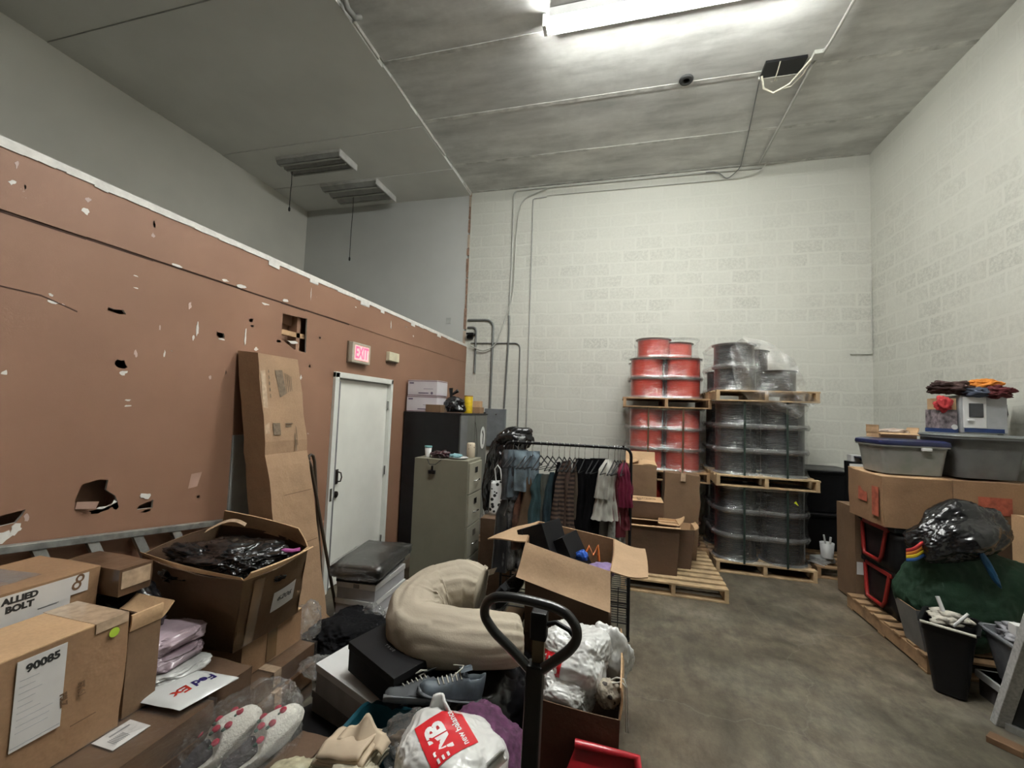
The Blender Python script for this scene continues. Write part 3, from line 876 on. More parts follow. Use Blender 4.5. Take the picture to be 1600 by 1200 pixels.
def pallet(name, label, x0, x1, y0, y1, z0, m=None, h=0.13, boards='x', nb=7, rz=0.0, group=None):
    m = m or WOOD
    c = ((x0 + x1) / 2, (y0 + y1) / 2, z0)
    t = thing(name, label, 'pallet', c, rz, group)
    hx, hy = (x1 - x0) / 2, (y1 - y0) / 2
    if boards == 'y': hx, hy = hy, hx
    def P(a, b):
        if boards == 'x': return MB().box(a, b)
        return MB().box((a[1], a[0], a[2]), (b[1], b[0], b[2]))
    random.seed(int(abs(x0 * 100 + y0 * 37 + z0 * 11)))
    for k in range(nb):
        yy = -hy + (2 * hy - 0.09) * k / (nb - 1)
        j = random.uniform(-.008, .008)
        P((-hx + j, yy, h - 0.018), (hx + j, yy + 0.088, h)).build('deck_board', m, t, bevel=0.002)
    for k in range(3):
        yy = -hy + (2 * hy - 0.1) * k / 2
        P((-hx, yy, 0), (hx, yy + 0.098, 0.016)).build('bottom_board', m, t, bevel=0.002)
    for k in (-1, 0, 1):
        xx = k * (hx - 0.022)
        P((xx - 0.019, -hy, 0.016), (xx + 0.019, hy, h - 0.018)).build('stringer', m, t)
    return t

# ------------------------------------------------------------------ cable reels
def ringed(name, col, rough=0.25):
    m, nt, b = nodes_of(name)
    t = nt.nodes.new('ShaderNodeTexCoord')
    wv = nt.nodes.new('ShaderNodeTexWave'); wv.bands_direction = 'Z'; wv.inputs['Scale'].default_value = 14; wv.inputs['Distortion'].default_value = 0.6
    lk(nt, t.outputs['Object'], wv.inputs['Vector'])
    lk(nt, ramp(nt, wv.outputs['Fac'], [(0.0, [c * .75 for c in col]), (0.6, col)]), b.inputs['Base Color'])
    b.inputs['Roughness'].default_value = rough
    b.inputs['Coat Weight'].default_value = 0.7; b.inputs['Coat Roughness'].default_value = 0.15
    bump(nt, wv.outputs['Fac'], b, 0.3, 0.002)
    return m
CAB_R = ringed('red_cable', (0.50, 0.055, 0.035)); CAB_B = ringed('black_cable', (0.028, 0.03, 0.034))
FL_R = mat('reel_flange_brown', (0.13, 0.055, 0.035), 0.4, coat=0.3); FL_B = mat('reel_flange_black', (0.04, 0.04, 0.042), 0.35, coat=0.3)
def make_reel(name, label, r, h, cm, fm, loc, group):
    t = thing(name, label, 'reel', loc, 0, group)
    MB().lathe([(r * .9, 0.012), (r * .905, .03), (r * .9, h * .5), (r * .905, h - .03), (r * .9, h - 0.012)], n=40).build('cable_winding', cm, t)
    for z in (0.0, h - 0.012):
        MB().lathe([(0.03, z), (r - .004, z), (r, z + 0.004), (r, z + 0.008), (r - .004, z + 0.012), (0.03, z + 0.012)], n=40).build('flange', fm, t)
    return t
RH = 0.284
def tiers(spots, z0, n, h, proto, label, group):
    mx = sum(p[0] for p in spots) / len(spots); my = sum(p[1] for p in spots) / len(spots)
    for k in range(n):
        for x, y in spots:
            wh = ('front ' if y < my + .001 else 'rear ') + ('left' if x < mx + .001 else 'right')
            tn = ('lowest', 'second', 'third')[k] + ' tier, ' if n > 1 else ''
            dup(proto, (x, y, z0 + k * (h + 0.001)), random.uniform(0, 3), label + ', ' + tn + wh, group)
def wrap(name, label, x0, x1, y0, y1, z0, z1, nt, m=FILM, r=0.22, strap_col=None, pinch=0.03, seed=0):
    """film round a load, drawn in between the reel flanges"""
    t = thing(name, label, 'wrapping', ((x0 + x1) / 2, (y0 + y1) / 2, z0))
    hx, hy, H = (x1 - x0) / 2, (y1 - y0) / 2, z1 - z0
    base = []
    for cx, cy, a0 in ((hx - r, -hy + r, -pi / 2), (hx - r, hy - r, 0), (-hx + r, hy - r, pi / 2), (-hx + r, -hy + r, pi)):
        for k in range(9):
            a = a0 + pi / 2 * k / 8
            base.append(Vector((cx + r * cos(a), cy + r * sin(a), 0)))
    full = []
    for i in range(len(base)):
        p, q = base[i], base[(i + 1) % len(base)]
        s = max(1, int((q - p).length / 0.06))
        full += [p + (q - p) * (k / s) for k in range(s)]
    n = len(full); rows = nt * 9
    def fn(i, j):
        z = H * j / rows
        ph = (z / H * nt) % 1.0
        d = pinch * (1 - abs(2 * ph - 1) ** 2.2)
        p = full[i % n]; o_ = p.normalized()
        d += 0.010 * noise.noise(Vector((p.x * 7, p.y * 7, z * 14)) + Vector((seed, 0, 0))) - 0.004
        return p - o_ * d + Vector((0, 0, z))
    vs = [fn(i, j) for j in range(rows + 1) for i in range(n)]
    fs = [(j * n + i, j * n + (i + 1) % n, (j + 1) * n + (i + 1) % n, (j + 1) * n + i) for j in range(rows) for i in range(n)]
    main = [f for k_, f in enumerate(fs) if (k_ // n) % 9 not in (0, 8)]
    band = [f for k_, f in enumerate(fs) if (k_ // n) % 9 in (0, 8)]
    MB().add(vs, main, 0, True).build('film_skin', m, t)
    MB().add(vs, band, 0, True).build('film_band', FILM_B, t)
    if strap_col:
        for sx in (-hx * .42, hx * .42):
            MB().box((sx - .011, -hy - .012, -.01), (sx + .011, -hy - .008, H + 0.01)).box((sx - .011, -hy - .012, H + .004), (sx + .011, hy, H + .008)).build('strap', strap_col, t)
    return t
STRAP = mat('dark_green_strap', (0.02, 0.035, 0.028), 0.4)
STRAPB = mat('brown_strap', (0.10, 0.05, 0.025), 0.4)

# black stack (right): three loads
BX = (1.36, 1.87); BY = (5.77, 6.36)
pallet('pallet', 'floor pallet carrying the wrapped black cable reels', 1.10, 2.13, 5.5, 6.62, 0.0)
pallet('pallet', 'middle pallet in the stack of black reels', 1.09, 2.15, 5.47, 6.60, 0.13 + 3 * (RH + .001) + .006)
ZB3 = 0.13 + 3 * (RH + .001) + .006 + 0.13 + 3 * (RH + .001) + .006
pallet('pallet', 'topmost pallet in the stack of black reels', 1.08, 2.15, 5.46, 6.60, ZB3)
random.seed(11)
rb = make_reel('cable_reel', 'single black reel standing unwrapped at the top right of the black stack', 0.25, RH, CAB_B, FL_B, (1.64, 6.30, ZB3 + 0.13 + RH + .001), None)
dup(rb, (1.335, 5.76, ZB3 + 0.13 + RH + .001), 0.4, 'film-covered black reel at the very top left of the black stack')
gB = ['black reels wrapped on the floor pallet', 'black reels wrapped on the middle pallet']
sp4 = [(x, y) for x in BX for y in BY]
tiers(sp4, 0.13, 3, RH, rb, 'film-wrapped black reel on the floor pallet', gB[0])
Z2 = 0.13 + 3 * (RH + .001) + .006 + 0.13
tiers(sp4, Z2, 3, RH, rb, 'film-wrapped black reel on the middle pallet', gB[1])
Z3 = ZB3 + 0.13
tiers([(1.345, 5.77), (1.90, 6.10), (1.36, 6.32)], Z3, 1, RH, rb, 'black reel on the topmost pallet', 'black reels on the topmost pallet')
wrap('stretch_wrap', 'stretch film around the floor-level black reels', 1.09, 2.14, 5.50, 6.63, 0.135, 0.13 + 3 * (RH + .001) + .002, 3, FILM, 0.25, STRAP, 0.035, 1)
wrap('stretch_wrap', 'stretch film around the middle load of black reels', 1.09, 2.14, 5.50, 6.63, Z2 + 0.003, Z2 + 3 * (RH + .001) + .001, 3, FILM, 0.25, STRAP, 0.035, 5)
wrap('stretch_wrap', 'stretch film around the upper left black reels', 1.08, 1.62, 5.49, 6.58, Z3 + 0.003, Z3 + 2 * (RH + .001) + .002, 2, FILM2, 0.25, None, 0.03, 9)
# loose sheet of film trailing down across the front
def drape(u, v):
    p = Vector((1.30, 5.47, Z3 + 0.57)) * (1 - u) + Vector((2.02, 5.45, Z3 - 0.22)) * u
    wd = 0.10 + 0.20 * sin(pi * min(1, u * 1.2)) + 0.05 * u
    q = p + Vector((0.5, -0.1, 0.5)).normalized() * (v - .5) * wd * 2.0
    q.y += -0.02 + 0.035 * sin(v * 14 + u * 3) + 0.05 * noise.noise(q * 7)
    q.z += 0.04 * noise.noise(q * 5) - 0.15 * sin(pi * u) * .4
    return q
tag(MB().grid(drape, 40, 26).build('loose_film', film('loose_film', 0.34, (1, 1, 1), rough=0.12, streak=9, hi=0.95)), 'loose torn stretch film trailing from the top black reel to the right', 'wrapping')
tag(MB().slab([(0, 0, 0), (.045, 0, -.03), (.02, 0, .02)], 0.002).build('yellow_tag', mat('yellow_tag', (.7, .75, .02)), loc=(1.89, 5.47, 0.86)), 'tiny bright yellow tag on the floor-level wrapped black load', 'tag')

# red stack (left)
RR = 0.235; RHr = 0.268
RX = (0.33, 0.80); RY = (6.13, 6.62)
pallet('pallet', 'floor pallet under the wrapped red reels, behind the cartons', 0.02, 1.10, 5.86, 6.88, 0.0, WOOD_D)
zr1 = 0.13 + 3 * (RHr + .001) + .004
pallet('pallet', 'middle pallet in the stack of red reels', 0.02, 1.10, 5.86, 6.88, zr1, WOOD_D)
zr2 = zr1 + .13 + 3 * (RHr + .001) + .004
zl2 = zr2 - 3 * (RHr + .001) - .004
pallet('pallet', 'topmost dark pallet in the stack of red reels', 0.02, 1.11, 5.85, 6.88, zr2, WOOD_D)
zt = zr2 + 0.13
rr = make_reel('cable_reel', 'red cable reel at the very top left of the red stack', RR, RHr, CAB_R, FL_R, (0.41, 6.13, zt + 2 * (RHr + .001)), None)
dup(rr, (0.75, 6.50, zt + 2 * (RHr + .001)), 0.3, 'red cable reel at the top of the red stack, behind the front one')
spr = [(x, y) for x in RX for y in RY]
tiers(spr, zt, 2, RHr, rr, 'red reel on the topmost pallet', 'red reels on the topmost pallet')
tiers(spr, zr1 + .13, 3, RHr, rr, 'red reel below the topmost pallet', 'red reels on the middle pallet')
tiers([(RX[0], RY[0]), (RX[1], RY[0])], 0.13, 3, RHr, rr, 'red reel low behind the cartons', 'red reels on the floor pallet')
wrap('stretch_wrap', 'stretch film around the lower tiers of the upper red reels', 0.085, 1.045, 5.885, 6.87, zt + .002, zt + 2 * (RHr + .001), 2, FILM, 0.24, None, 0.03, 13)
wrap('stretch_wrap', 'stretch film around the top two red reels', 0.165, 0.995, 5.885, 6.75, zt + 2 * (RHr + .001) + .004, zt + 3 * (RHr + .001) - .01, 1, FILM, 0.24, None, 0.02, 15)
wrap('stretch_wrap', 'strapped stretch film around the middle red reels', 0.05, 1.07, 5.875, 6.88, zr1 + .132, zr1 + .13 + 3 * (RHr + .001) + .001, 3, FILM2, 0.24, STRAPB, 0.03, 17)

# ------------------------------------------------------------------ cartons on the pallet in front of the red stack
pallet('pallet', 'floor pallet under the brown cartons, front corner bare', 0.03, 1.04, 4.60, 5.80, 0.0, WOOD, nb=9)
t = open_carton('carton', 'large dark brown carton with torn open top, at the front of the pallet',
    [(0.08, 4.80, .132), (0.59, 4.80, .132), (0.59, 5.03, .132), (0.08, 5.03, .132)],
    [(0.05, 4.79, .62), (0.615, 4.79, .625), (0.61, 5.03, .62), (0.05, 5.03, .62)], CB_D, CB, bulge=0.01, flaps=((0, .03, 100, 0.0), (2, .1, -70, 0)))
open_carton('carton', 'narrow brown carton with pale torn rim behind the large open one',
    [(0.46, 5.06, .132), (0.76, 5.06, .132), (0.76, 5.33, .132), (0.46, 5.33, .132)],
    [(0.45, 5.05, .54), (0.80, 5.05, .555), (0.80, 5.33, .56), (0.45, 5.33, .56)], CB_D, CB_L, bulge=0.008, flaps=((1, .05, 60, 0.02),))
t = carton('carton', 'closed carton with an oval printed emblem on its tan lid', (0.07, 5.04, 0.64), (0.47, 5.33, 0.815), CB_D, tape=None)
MB().box((-.203, -.15, .176), (.203, .15, .183)).build('lid', CB_L, t, bevel=0.003)
ov = [Vector((cos(a) * .13, sin(a) * .05, 0)) for a in [2 * pi * k / 28 for k in range(28)]]
mb = MB().tube([p + Vector((0, 0, .1845)) for p in ov], 0.0022, 4, closed=True)
mb.build('printed_oval', INKB, t)
text_mesh('printed_word', 'ALLIED', 0.055, INKB, frame((0, 0, .1845), (1, 0, 0), (0, 1, 0), 0.001), t)
open_carton('support_carton', 'dark carton under the emblem carton, behind the large open one',
    [(0.07, 5.06, .132), (0.44, 5.06, .132), (0.44, 5.4, .132), (0.07, 5.4, .132)],
    [(0.07, 5.06, .63), (0.44, 5.06, .63), (0.44, 5.4, .63), (0.07, 5.4, .63)], CB_D, CB_D)
open_carton('carton', 'upright brown carton with lifted top flaps behind the emblem carton',
    [(0.07, 5.46, .64), (0.43, 5.46, .64), (0.43, 5.78, .64), (0.07, 5.78, .64)],
    [(0.07, 5.46, 1.17), (0.43, 5.46, 1.17), (0.43, 5.78, 1.17), (0.07, 5.78, 1.17)], CB_K, CB, flaps=((1, .16, -78, 0.0, .2), (0, .15, -75, 0.02), (3, .16, -65, 0), (2, .15, 35, 0)))
carton('carton', 'brown carton base hidden below the upright flapped carton', (0.07, 5.46, .132), (0.43, 5.78, .63), CB_D, tape=None)
t = carton('carton', 'tall taped brown carton leaning beside the red reel stack', (0.50, 5.40, .132), (0.87, 5.70, 1.09), CB_K, tape='y', bulge=0.015, amp=.012)
t.rotation_euler = (radians(-0.5), radians(2.0), 0)
open_carton('torn_flaps', 'flattened torn cardboard piece lying over the open carton rim',
    [(0.40, 4.86, .622), (0.62, 4.84, .622), (0.60, 5.02, .632), (0.42, 5.02, .632)],
    [(0.40, 4.86, .64), (0.62, 4.84, .64), (0.60, 5.02, .66), (0.42, 5.02, .66)], CB, CB_L, cat='cardboard', flaps=((1, .09, 50, 0.02, .5), (0, .06, 80, .03)))

# ------------------------------------------------------------------ right wall group
pallet('pallet', 'worn wooden pallet on the floor under the black tool boxes, right side', 2.16, 3.30, 3.83, 4.95, 0.0, WOOD_D, nb=8)
def toolbox(label, z, x0, y0):
    t = thing('tool_box', label, 'tool box', (x0 + .33, y0 + .28, z), 0)
    softbox(MB(), (-.31, -.27, 0), (.31, .27, .34), 0.002, 0.004, 5, 3).build('box_body', BLKP, t)
    MB().box((-.33, -.29, .34), (.33, .29, .385)).build('lid', BLKP, t, bevel=0.01)
    MB().box((-.335, -.20, .325), (-.32, .20, .36)).build('red_rim', REDP, t, bevel=0.003)
    for sy in (-1, 1):
        pass
    mb = MB().tube([(-.325, .22, .33), (-.335, .18, .10), (-.34, .15, .05), (-.34, -.08, .05), (-.335, -.11, .10), (-.325, -.16, .33)], .017, 8)
    mb.build('side_handle', REDP, t)
    MB().box((-.05, -.305, .25), (.05, -.285, .37)).build('latch', BLKM, t, bevel=0.004)
    return t
toolbox('black tool box with red side handle, lower one on the pallet', 0.132, 2.27, 4.36)
toolbox('black tool box with red side handle, upper one under the cartons', 0.132 + .387, 2.25, 4.36)
zc = 0.132 + .387 * 2 + .002
t = open_carton('carton', 'dented brown carton with faded red print under the blue-lidded tub',
    [(2.18, 4.35, zc), (2.66, 4.35, zc), (2.66, 4.92, zc), (2.18, 4.92, zc)],
    [(2.17, 4.36, 1.33), (2.66, 4.36, 1.33), (2.66, 4.92, 1.34), (2.17, 4.92, 1.35)], CB, CB, bulge=0.02, flaps=((0, .2, -92, 0, .05), (1, .2, -91, 0, 0), (2, .28, -90, 0, 0), (3, .2, -91, 0)))
REDF = mat('faded_red_print', (0.36, 0.085, 0.045), 0.8, var=0.35, vs=20)
patch('printed_mark', frame((-.262, 0.0, .23), (0, -1, 0), (0, 0, 1), 0.002), 0.14, 0.12, REDF, t)
patch('printed_mark', frame((-.262, -.2, .2), (0, -1, 0), (0, 0, 1), 0.002), 0.10, 0.25, REDF, t)
t = carton('carton', 'long brown carton with red stamp, right of the dented one', (2.67, 4.36, zc + .05), (3.30, 4.9, 1.33), CB, tape=None, bulge=0.008)
patch('printed_mark', frame((-.05, -.28, .19), (1, 0, 0), (0, 0, 1), 0.001), 0.22, 0.14, REDF, t)
patch('printed_mark', frame((.29, -.281, .2), (1, 0, 0), (0, 0, 1), 0.001), 0.07, 0.33, REDF, t)
carton('carton', 'brown carton wedged low behind the green cloth sack', (2.95, 4.36, 0.132), (3.34, 4.9, zc + .048), CB_D, tape=None)

# tubs and totes
def tub(name, label, a, b, m, lid=None, taper=0.03, lidh=0.045, rim=True, cat='tub', lip=0.018):
    c = Vector(((a[0] + b[0]) / 2, (a[1] + b[1]) / 2, a[2]))
    t = thing(name, label, cat, c)
    hx, hy, H = (b[0] - a[0]) / 2, (b[1] - a[1]) / 2, b[2] - a[2]
    def rr_(sx, sy, r, z):
        out = []
        for cx, cy, a0 in ((sx - r, -sy + r, -pi / 2), (sx - r, sy - r, 0), (-sx + r, sy - r, pi / 2), (-sx + r, -sy + r, pi)):
            for k in range(6):
                an = a0 + pi / 2 * k / 5
                out.append(Vector((cx + r * cos(an), cy + r * sin(an), z)))
        return out
    def loft(mb, rings, cap0=True, cap1=True, mi=0):
        n = len(rings[0]); vs = [p for r_ in rings for p in r_]
        fs = [(j * n + i, j * n + (i + 1) % n, (j + 1) * n + (i + 1) % n, (j + 1) * n + i) for j in range(len(rings) - 1) for i in range(n)]
        mb.add(vs, fs, mi, True)
        if cap0: mb.add(rings[0], [tuple(range(n - 1, -1, -1))], mi)
        if cap1: mb.add(rings[-1], [tuple(range(n))], mi)
        return mb
    q = 0.004
    mb = MB()
    loft(mb, [rr_(hx - taper, hy - taper, .04, 0), rr_(hx - taper * .1, hy - taper * .1, .045, H * .88), rr_(hx, hy, .045, H * .88), rr_(hx, hy, .045, H),
              rr_(hx - q, hy - q, .042, H), rr_(hx - taper - q, hy - taper - q, .038, .004)], True, True)
    sharp(mb.build('tub_body', m, t), 40)
    if rim:
        mb = MB(); loft(mb, [rr_(hx - .002, hy - .002, .05, H - .012), rr_(hx + lip, hy + lip, .055, H - .012), rr_(hx + lip, hy + lip, .055, H), rr_(hx - .002, hy - .002, .05, H)], False, False)
        sharp(mb.build('rim', m, t), 40)
    if lid:
        mb = MB()
        loft(mb, [rr_(hx + lip, hy + lip, .055, H), rr_(hx + lip + .006, hy + lip + .006, .058, H + .01), rr_(hx + lip, hy + lip, .055, H + lidh * .75), rr_(hx - .01, hy - .01, .05, H + lidh), rr_(hx - .03, hy - .03, .04, H + lidh * .75)])
        sharp(mb.build('lid', lid, t), 50)
    return t
def cloudy(name, a, b_, alpha=0.6):
    m, nt, b = nodes_of(name)
    v = tcoord(nt)
    lk(nt, ramp(nt, nz(nt, v, 9, 3), [(0.35, a), (0.65, b_)]), b.inputs['Base Color'])
    b.inputs['Roughness'].default_value = 0.3
    b.inputs['Alpha'].default_value = alpha
    return m
t = tub('storage_tub', 'translucent storage tub with dark blue lid on the dented carton', (2.20, 4.40, 1.352), (2.68, 4.83, 1.60), cloudy('milky_tub_right', (0.28, 0.30, 0.27), (0.36, 0.35, 0.33), 0.75), mat('navy_lid', (0.012, 0.018, 0.075), 0.3, coat=0.4), 0.03, 0.05)
blob(MB(), (0, 0, .10), (.17, .15, .085), 4, .1, 2, 4, 0.02).build('contents', mat('tub_contents', (0.3, 0.34, 0.27), 0.8, var=0.8, vs=12), t)
MB().box((0.03, -.245, .21), (0.10, -.225, .235)).build('white_latch', WHT_P, t, bevel=0.003)
tub('storage_tote', 'large grey lidded tote beside the blue-lidded tub', (2.72, 4.40, 1.352), (3.22, 4.88, 1.69), mat('grey_tote', (0.125, 0.13, 0.13), 0.5), mat('grey_tote_lid', (0.16, 0.17, 0.17), 0.5), 0.05, 0.03, lip=0.04)
t = open_carton('carton', 'small open tan carton with wrapped fabric behind the blue lid', [(2.27, 4.60, 1.655), (2.56, 4.60, 1.655), (2.56, 4.8, 1.655), (2.27, 4.8, 1.655)],
    [(2.27, 4.60, 1.70), (2.56, 4.60, 1.70), (2.56, 4.8, 1.70), (2.27, 4.8, 1.70)], CB_L, CB_L, flaps=((3, .07, 5, 0), (1, .06, 30, .02), (0, .05, 100, 0)))
blob(MB(), (0.02, 0, .055), (.12, .08, .03), 8, .15, 3, 4).build('contents', mat('tan_fabric', (0.42, 0.33, 0.27), 0.6), t)

# toy play unit on the tote
zt0 = 1.725
t = thing('toy_washer', 'white plastic toy appliance with dark window on the grey tote', 'toy', (3.02, 4.66, zt0))
GP = mat('pale_grey_plastic', (0.42, 0.43, 0.44), 0.35)
MB().box((-.165, -.10, 0), (.165, .11, .33)).build('cabinet', GP, t, bevel=0.012)
MB().box((-.15, -.115, .045), (.01, -.098, .315)).build('door_panel', WHT_P, t, bevel=0.006)
MB().box((-.115, -.122, .14), (-.015, -.112, .26)).build('window', mat('dark_window', (0.05, 0.05, 0.055), 0.25), t, bevel=0.004)
MB().box((-.13, -.135, .105), (-.085, -.115, .12)).build('handle', WHT_P, t, bevel=0.004)
MB().box((-.14, -.112, .012), (.13, -.099, .045)).build('blue_strip', mat('blue_plastic', (0.015, 0.04, 0.14), 0.4), t)
t = thing('toy_carton', 'printed toy carton with round white logo left of the white toy appliance', 'box', (2.775, 4.66, zt0))
MB().box((-.065, -.09, 0), (.065, .09, .20)).build('box_body', mat('toy_carton_print', (0.17, 0.14, 0.15), 0.5, var=0.8, vs=25), t, bevel=0.003)
MB().box((-.067, -.092, 0), (.067, .092, .035)).build('blue_base', mat('blue_plastic', (0.015, 0.04, 0.14)), t)
MB().cyl((.04, -.097, .05), (.04, -.091, .05), .022).build('round_mark', WHT, t)
t = thing('small_carton', 'small tan carton holding a red cloth on the toy carton', 'box', (2.78, 4.66, zt0 + .201))
MB().box((-.06, -.08, 0), (.06, .08, .10)).build('box_body', CB_L, t, bevel=0.002)
tag(blob(MB(), (0, 0, 0), (.055, .03, .06), 3, .25, 2, 4, crease=.15).build('red_cloth', mat('red_fabric', (0.42, 0.03, 0.035), 0.8), loc=(2.735, 4.555, zt0 + .25)), 'crumpled red cloth spilling at the front of the small tan carton', 'cloth')
tag(blob(MB(), (0, 0, 0), (.15, .10, .055), 5, .25, 2.2, 5, crease=.16).build('brown_cloth', mat('brown_fabric', (0.05, 0.025, 0.022), 0.85), loc=(2.84, 4.64, zt0 + .395)), 'heap of dark brown clothing on top of the toy boxes', 'cloth')
tag(blob(MB(), (0, 0, 0), (.125, .08, .042), 6, .25, 2.2, 5, crease=.16).build('orange_cloth', mat('orange_fabric', (0.62, 0.22, 0.03), 0.85), loc=(3.06, 4.64, zt0 + .425)), 'bright orange cloth on top of the white toy appliance', 'cloth')
tag(blob(MB(), (0, 0, 0), (.12, .10, .05), 7, .25, 2.6, 5, crease=.18).build('maroon_cloth', mat('maroon_fabric', (0.10, 0.015, 0.018), 0.85), loc=(3.10, 4.60, zt0 + .36)), 'dark maroon cloth drooping over the white toy appliance', 'cloth')
tag(blob(MB(), (0, 0, 0), (.09, .07, .04), 9, .2, 2.6, 4, crease=.15).build('slate_cloth', mat('slate_fabric', (0.05, 0.06, 0.09), 0.85), loc=(2.96, 4.56, zt0 + .355)), 'slate grey cloth between the brown and maroon ones', 'cloth')
tag(blob(MB(), (0, 0, 0), (.05, .05, .17), 12, .12, 1.6, 4, crease=.1).build('dark_bag', BLKC, loc=(3.26, 4.76, zt0 + .18)), 'slim dark bag standing behind the white toy appliance', 'bag')

# black totes at the back wall
tub('storage_tote', 'black lidded tote at the back wall, upper of two, right of the black reels', (2.22, 6.35, 0.62), (2.90, 6.9, 1.14), BLKP, mat('black_lid', (0.03, 0.032, 0.035), 0.4), 0.05, 0.03, lip=.03)
tub('storage_tote', 'black lidded tote at the back wall, lower of two', (2.22, 6.35, 0.14), (2.90, 6.9, 0.585), BLKP, BLKP, 0.05, 0.03, lip=.03)
pallet('pallet', 'dark wooden pallet behind the narrow brown carton, papers lying on it', 2.20, 3.25, 5.70, 6.85, 0.0, WOOD_D)
t = thing('white_board', 'tall narrow white board standing behind the dented carton', 'board', (2.49, 5.55, 0.135))
MB().box((-.022, -.01, 0), (.28, .02, 1.19)).build('board_panel', WHT, t, bevel=.002)
MB().box((-.012, -.014, .66), (.012, -.008, .80)).build('dark_label', INKB, t)
t = tub('tray', 'dark navy tray on top of the white board by the corner', (2.60, 5.45, 1.34), (2.95, 5.75, 1.40), mat('navy_plastic', (0.01, 0.012, 0.03), 0.4), None, 0.05)
tag(MB().box((-.05, -.05, 0), (.05, .05, .075)).build('white_box', WHT, loc=(2.62, 5.80, 1.335), bevel=.003), 'small white box behind the navy tray near the corner', 'box')
MB_ = carton('support_tote', 'dark carton column behind the white board', (2.55, 5.58, 0.135), (2.95, 5.86, 1.33), BLKC, tape=None)
t = carton('carton', 'tall narrow brown carton with a white label beside the tool boxes', (2.27, 5.02, 0.015), (2.52, 5.38, .93), CB_K, tape=None)
patch('shipping_label', frame((-.05, -.188, .34), (1, 0, 0), (0, 0, 1), 0.001), 0.14, 0.12, WHT, t)
patch('printed_mark', frame((-.04, -.188, .14), (1, 0, 0), (0, 0, 1), 0.001), 0.10, 0.12, INKB, t)
t = thing('paint_can', 'white bucket with tools on the pallet behind the narrow carton', 'bucket', (2.36, 5.85, .20))
MB().lathe([(.055, 0), (.07, .17), (.073, .17), (.06, .0)], n=20).build('bucket_body', WHT_P, t)
MB().tube([(0, 0, .05), (-.04, -.02, .26)], .01).tube([(0.02, 0, .05), (.03, -.02, .24)], .012).build('tool_handle', WHT, t)
tag(MB().box((-.1, -.08, 0), (.1, .08, .06)).build('white_case', mat('grey_white', (.45, .45, .44)), loc=(2.33, 5.90, .132), rz=.4, bevel=.01), 'flat pale case under the white bucket', 'case')
random.seed(8)
for k in range(5):
    mb = MB().box((-.09, -.008, 0), (.09, .008, .006))
    tag(mb.build('trim_stick', mat('pale_stick', (.5, .5, .48)), loc=(2.23 + k * .022, 5.80 + .01 * k, .133 + .007 * k), rz=-.9 + .25 * k), 'pale loose stick on the dark back pallet, ' + ('lowest and leftmost', 'second from the left', 'in the middle', 'second from the right', 'topmost and rightmost')[k], 'stick', 'loose sticks on the back pallet')

# bags, cloth and bins along the right wall
tag(blob(MB(), (0, 0, 0), (.42, .24, .40), 21, .13, 1.4, 6, -.34, crease=.035).build('green_sack', mat('dark_green_cloth', (0.006, 0.033, 0.014), 0.8, bs=.4, bscale=80), loc=(2.56, 4.08, .50), rot=(0, radians(-7), 0)), 'big dark green cloth sack slumped under the black bag', 'sack')
tag(blob(MB(), (0, 0, 0), (.33, .18, .18), 23, .18, 1.5, 6, crease=.045).build('rubbish_bag', BLK, loc=(2.44, 3.96, .99), rot=(0, radians(-22), .2)), 'shiny black rubbish bag lying on the green sack', 'bag')
tag(blob(MB(), (0, 0, 0), (.02, .02, .14), 25, .1, 2, 4, crease=.05).build('blue_strap', mat('blue_fabric', (0.01, 0.08, 0.18), 0.6), loc=(2.52, 3.80, .80), rot=(0, radians(-25), 0)), 'blue fabric edge hanging out below the black rubbish bag', 'cloth')
t = thing('rainbow_cloth', 'rainbow striped cloth with red, yellow and blue at the left tip of the black bag', 'cloth', (2.13, 3.86, .82))
for k, (cn, cc) in enumerate((('red_stripe', (.4, .02, .02)), ('orange_stripe', (.6, .18, .02)), ('yellow_stripe', (.7, .5, .02)), ('blue_stripe', (.02, .08, .25)))):
    z = .05 - k * .035
    MB().grid(lambda u, v: Vector((-.07 + .17 * u, -.02 * sin(u * 6) - .01, .65 * (z + (.035 * v - .02)) + .09 * u * (1 - k * .12))), 10, 3).build(cn, mat(cn, cc, .8), t)
    sh = kids(t)[-1]
for ch in kids(t):
    so = ch.modifiers.new('thick', 'SOLIDIFY'); so.thickness = 0.012
t = open_carton('carton', 'pale tan carton at the right frame edge beside the black rubbish bag', [(3.0, 3.9, .132), (3.36, 3.9, .132), (3.36, 4.3, .132), (3.0, 4.3, .132)], [(3.0, 3.9, 1.10), (3.36, 3.9, 1.10), (3.36, 4.3, 1.10), (3.0, 4.3, 1.10)], CB_L, CB_L, flaps=((0, .2, -88, 0), (2, .2, -88, 0)))
t = tub('waste_bin', 'black open bin full of pale scraps at the front of the worn pallet', (2.07, 3.49, 0.01), (2.33, 3.83, 0.46), BLKP, None, .05)
t.rotation_euler = (0, 0, radians(-35))
mb = MB()
for k in range(14):
    random.seed(k); blob(mb, (random.uniform(-.09, .09), random.uniform(-.11, .11), .43 + random.uniform(0, .05)), (random.uniform(.03, .06), .03, .02), k, .4, 3, 2, crease=.2)
mb.build('paper_scraps', mat('scrap_paper', (.45, .42, .36), .8, var=.5, vs=14), t)
MB().cyl((0, 0, .40), (-.06, .03, .58), .012).cyl((.02, -.05, .43), (.09, -.02, .53), .009).build('white_stick', WHT, t)
MB().tube([(-.13, -.18, .447), (.13, -.18, .447)], .010).build('pale_rim_paper', mat('pale_rim', (.5, .49, .42), .6), t)
